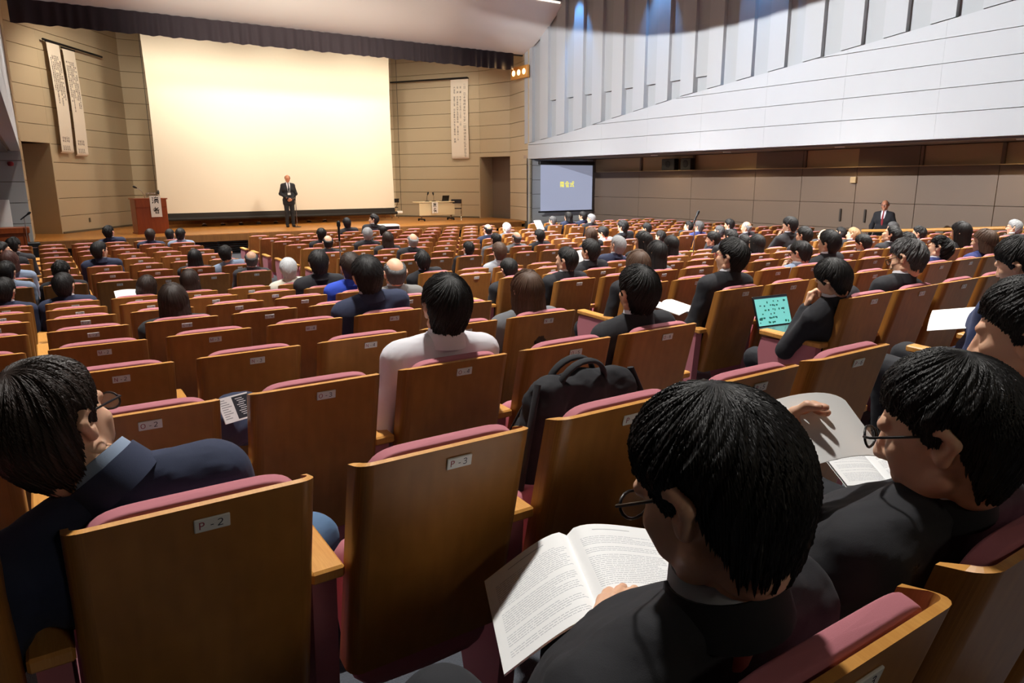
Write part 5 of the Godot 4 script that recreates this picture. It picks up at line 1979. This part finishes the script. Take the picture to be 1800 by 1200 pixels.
func small_things():
	# the open book on the reader's lap
	open_book("open white book on the lap of the reader in front", Transform3D(lap_frame(), W(0.905, -0.85, 1.09)), 0.21, 0.297, 0.03, 40, Vector2(0.45, 0.2))
	# papers of the man beside him
	loose_paper("curved white paper held up by the man at right", Transform3D(Basis(Vector3(0.97, -0.12, 0.15), Vector3(0.1, 0.8, 0.6), Vector3(-0.1, -0.6, 0.8)).orthonormalized(), W(1.15, -0.445, 0.70)), 0.20, 0.14, 0.025)
	open_book("printed booklet on the lap of the man at right", Transform3D(Basis(Vector3.UP, -0.5) * Basis(Vector3.RIGHT, 0.25), W(1.42, -0.60, 0.76)), 0.10, 0.16, 0.01, 60)
	# backpack on seat P-4
	backpack()
	# laptop of the man at the aisle
	var lp := thing("laptop", "silver laptop with a teal screen on a lap at the aisle", "laptop", W(3.93, -0.935, 2.83), -0.12)
	part("base", boxmesh(Vector3(0, 0.0, 0.11), Vector3(0.31, 0.016, 0.22), M.chrome, 0.005), lp)
	var im := Image.create(320, 200, false, Image.FORMAT_RGB8)
	im.fill(Color8(120, 206, 200))
	var rg := RandomNumberGenerator.new()
	rg.seed = 9
	im.fill_rect(Rect2i(0, 0, 320, 10), Color8(40, 50, 60))
	for k in 46:
		var row := rg.randi() % 6
		im.fill_rect(Rect2i(14 + rg.randi() % 280, 26 + row * 29 + rg.randi() % 6, 8 + rg.randi() % 12, 8 + rg.randi() % 8), Color8(30, 70 + rg.randi() % 40, 80))
	var sm := print_mat("laptop_picture", im, 0.3)
	sm.emission_enabled = true
	sm.emission_texture = sm.albedo_texture
	sm.emission = Color(0, 0, 0)
	sm.emission_energy_multiplier = 0.5
	var lid := Transform3D(Basis(Vector3.RIGHT, -0.35), Vector3(0, 0.0, 0))
	part("lid", boxmesh(Vector3(0, 0.105, -0.004), Vector3(0.31, 0.21, 0.008), M.black_plastic, 0.003), lp, lid)
	part("display", sheet(Vector2(0.29, 0.185), 0.002).mesh(sm), lp, lid * at_(Vector3(0, 0.108, 0.001)))
	# books and papers in the rows
	open_book("open white booklet on the lap beyond the aisle armrest", Transform3D(Basis(Vector3.UP, 0.3) * Basis(Vector3.RIGHT, 0.2), W(3.93, -0.95, 3.72)), 0.17, 0.24, 0.02, 70)
	loose_paper("white papers held by the person in the blue jacket", Transform3D(Basis(Vector3.UP, 0.4) * Basis(Vector3.BACK, 0.2) * Basis(Vector3.RIGHT, -0.2), W(3.86, -0.70, 1.74)), 0.30, 0.2, 0.01)
	loose_paper("white paper held beside the dark-haired woman at left", Transform3D(Basis(Vector3.RIGHT, 0.35), W(0.65, -1.07, 7.8)), 0.21, 0.2, 0.01)
	loose_paper("white sheet read by the grey-haired man in mid hall", Transform3D(Basis(Vector3.RIGHT, 1.1) * Basis(Vector3.UP, 0.2), W(5.7, -1.0, 7.0)), 0.21, 0.3, 0.01)
	loose_paper("white sheet read near the side screen", Transform3D(Basis(Vector3.RIGHT, 0.9), W(9.68, -1.0, 13.5)), 0.2, 0.26, 0.01)
	# navy coat and leaflet between O-2 and O-3
	var ct := thing("folded_coat", "navy coat lying on the armrest between two chairs", "coat", W(0.47, -0.80, 2.60))
	var F := Field.new()
	F.k = 0.05
	F.noise = noise
	F.wrinkle = 0.02
	F.cap(Vector3(-0.06, -0.03, 0.05), Vector3(0.08, -0.04, -0.1), 0.065, 0.075)
	F.cap(Vector3(0.02, -0.07, 0.02), Vector3(0.1, -0.11, -0.05), 0.07, 0.05)
	part("cloth", nets(F, Vector3(-0.18, -0.22, -0.22), Vector3(0.2, 0.1, 0.18), 0.012).mesh(M.cloth_navy), ct)
	var lf := thing("leaflet", "black and white leaflet sticking up between two chairs", "leaflet", W(0.49, -0.755, 2.46), 0.35)
	var li := Image.create(128, 100, false, Image.FORMAT_RGB8)
	li.fill(Color8(238, 238, 238))
	li.fill_rect(Rect2i(58, 6, 70, 88), Color8(40, 42, 50))
	for k in 9:
		li.fill_rect(Rect2i(8, 10 + k * 9, 20 + (k * 7) % 24, 3), Color8(150, 150, 155))
		li.fill_rect(Rect2i(70 + (k * 5) % 14, 14 + k * 8, 30, 3), Color8(220, 220, 222))
	part("sheet", sheet(Vector2(0.115, 0.09), 0.003).mesh(print_mat("leaflet_print", li)), lf, Transform3D(Basis(Vector3.RIGHT, -0.5), Vector3.ZERO))
	# projector case near the stage
	var pj := thing("projector", "white projector box on a stand before the stage", "projector", W(7.5, FRONT_FLOOR, 17.1))
	part("case", boxmesh(Vector3(0, 0.93, 0), Vector3(0.5, 0.2, 0.4), M.plate_white, 0.03), pj)
	part("rear_panel", boxmesh(Vector3(0, 0.92, 0.205), Vector3(0.44, 0.13, 0.01), M.black_plastic), pj)
	part("stand", boxmesh(Vector3(0, 0.415, 0), Vector3(0.3, 0.83, 0.3), M.iron, 0.01), pj)
	# handrail and low screen along the right side aisle
	var hr := thing("handrail", "wooden handrail along the right side aisle", "handrail", Vector3.ZERO)
	var hb := MB.new()
	hb.tube([W(15.98, -1.17, 9.4), W(15.98, -1.10, 8.3), W(15.98, -0.62, 2.2)], 0.035, 12)
	part("rail", hb.mesh(M.ply_edge), hr)
	for q in [[9.3, FRONT_FLOOR, -1.18], [7.8, row_floor(8), -1.07], [6.2, row_floor(6), -0.94], [4.4, row_floor(4), -0.80], [2.6, row_floor(2), -0.66]]:
		var pb := MB.new()
		pb.tube([W(15.98, q[1], q[0]), W(15.98, q[2], q[0])], 0.02, 10)
		part("post", pb.mesh(M.chrome), hr)
	part("infill_panel", boxmesh(W(15.98, -1.45, 5.4), Vector3(0.02, 0.5, 5.2), M.grey_wall, 0.004, Basis(Vector3.RIGHT, -0.078)), hr)

func backpack():
	var t := thing("backpack", "black backpack leaning on the pink chair back", "bag", W(seat_x(4) + 0.08, row_floor(1) + 0.43, row_d(1) + 0.36))
	var F := Field.new()
	F.k = 0.04
	F.noise = noise
	F.wrinkle = 0.012
	for x in [-0.15, 0.15]:
		F.cap(Vector3(x, 0.08, -0.02), Vector3(x * 0.95, 0.46, 0.06), 0.075, 0.062)
	F.cap(Vector3(0, 0.08, -0.04), Vector3(0, 0.47, 0.05), 0.10, 0.075)
	F.cap(Vector3(-0.12, 0.5, 0.06), Vector3(0.12, 0.49, 0.06), 0.045, 0.045)
	part("body", nets(F, Vector3(-0.27, -0.06, -0.2), Vector3(0.27, 0.6, 0.2), 0.009).mesh(M.black_cloth if M.has("black_cloth") else M.cloth_black), t)
	var G := Field.new()
	G.k = 0.03
	G.noise = noise
	G.wrinkle = 0.008
	for x in [-0.13, 0.13]:
		G.cap(Vector3(x, 0.1, -0.12), Vector3(x, 0.34, -0.06), 0.045, 0.045)
	G.cap(Vector3(-0.1, 0.36, -0.05), Vector3(0.1, 0.36, -0.05), 0.04, 0.04)
	part("front_pocket", nets(G, Vector3(-0.22, 0.0, -0.22), Vector3(0.22, 0.45, 0.05), 0.009).mesh(M.cloth_black), t)
	for k in 2:
		var b := MB.new()
		var pts := []
		for i in 13:
			var a := PI * i / 12.0
			pts.append(Vector3(-0.02 + 0.085 * cos(a), 0.51 + 0.075 * sin(a), 0.03 + 0.055 * k + 0.02 * sin(a)))
		b.tube(pts, 0.014, 8, 0.5)
		part("handle", b.mesh(M.cloth_dark), t)
	for x in [-0.2, 0.2]:
		var z := MB.new()
		z.tube([Vector3(x * 0.9, 0.53, 0.08), Vector3(x * 1.15, 0.4, 0.11), Vector3(x * 1.15, 0.2, 0.06), Vector3(x, 0.05, 0.0)], 0.016, 8, 0.4)
		part("strap", z.mesh(M.cloth_dark), t)
	var zp := MB.new()
	zp.tube([Vector3(-0.19, 0.3, -0.09), Vector3(-0.16, 0.47, -0.0), Vector3(0, 0.5, 0.0), Vector3(0.16, 0.47, 0.0), Vector3(0.19, 0.3, -0.09)], 0.004, 6)
	part("zipper", zp.mesh(M.iron), t)
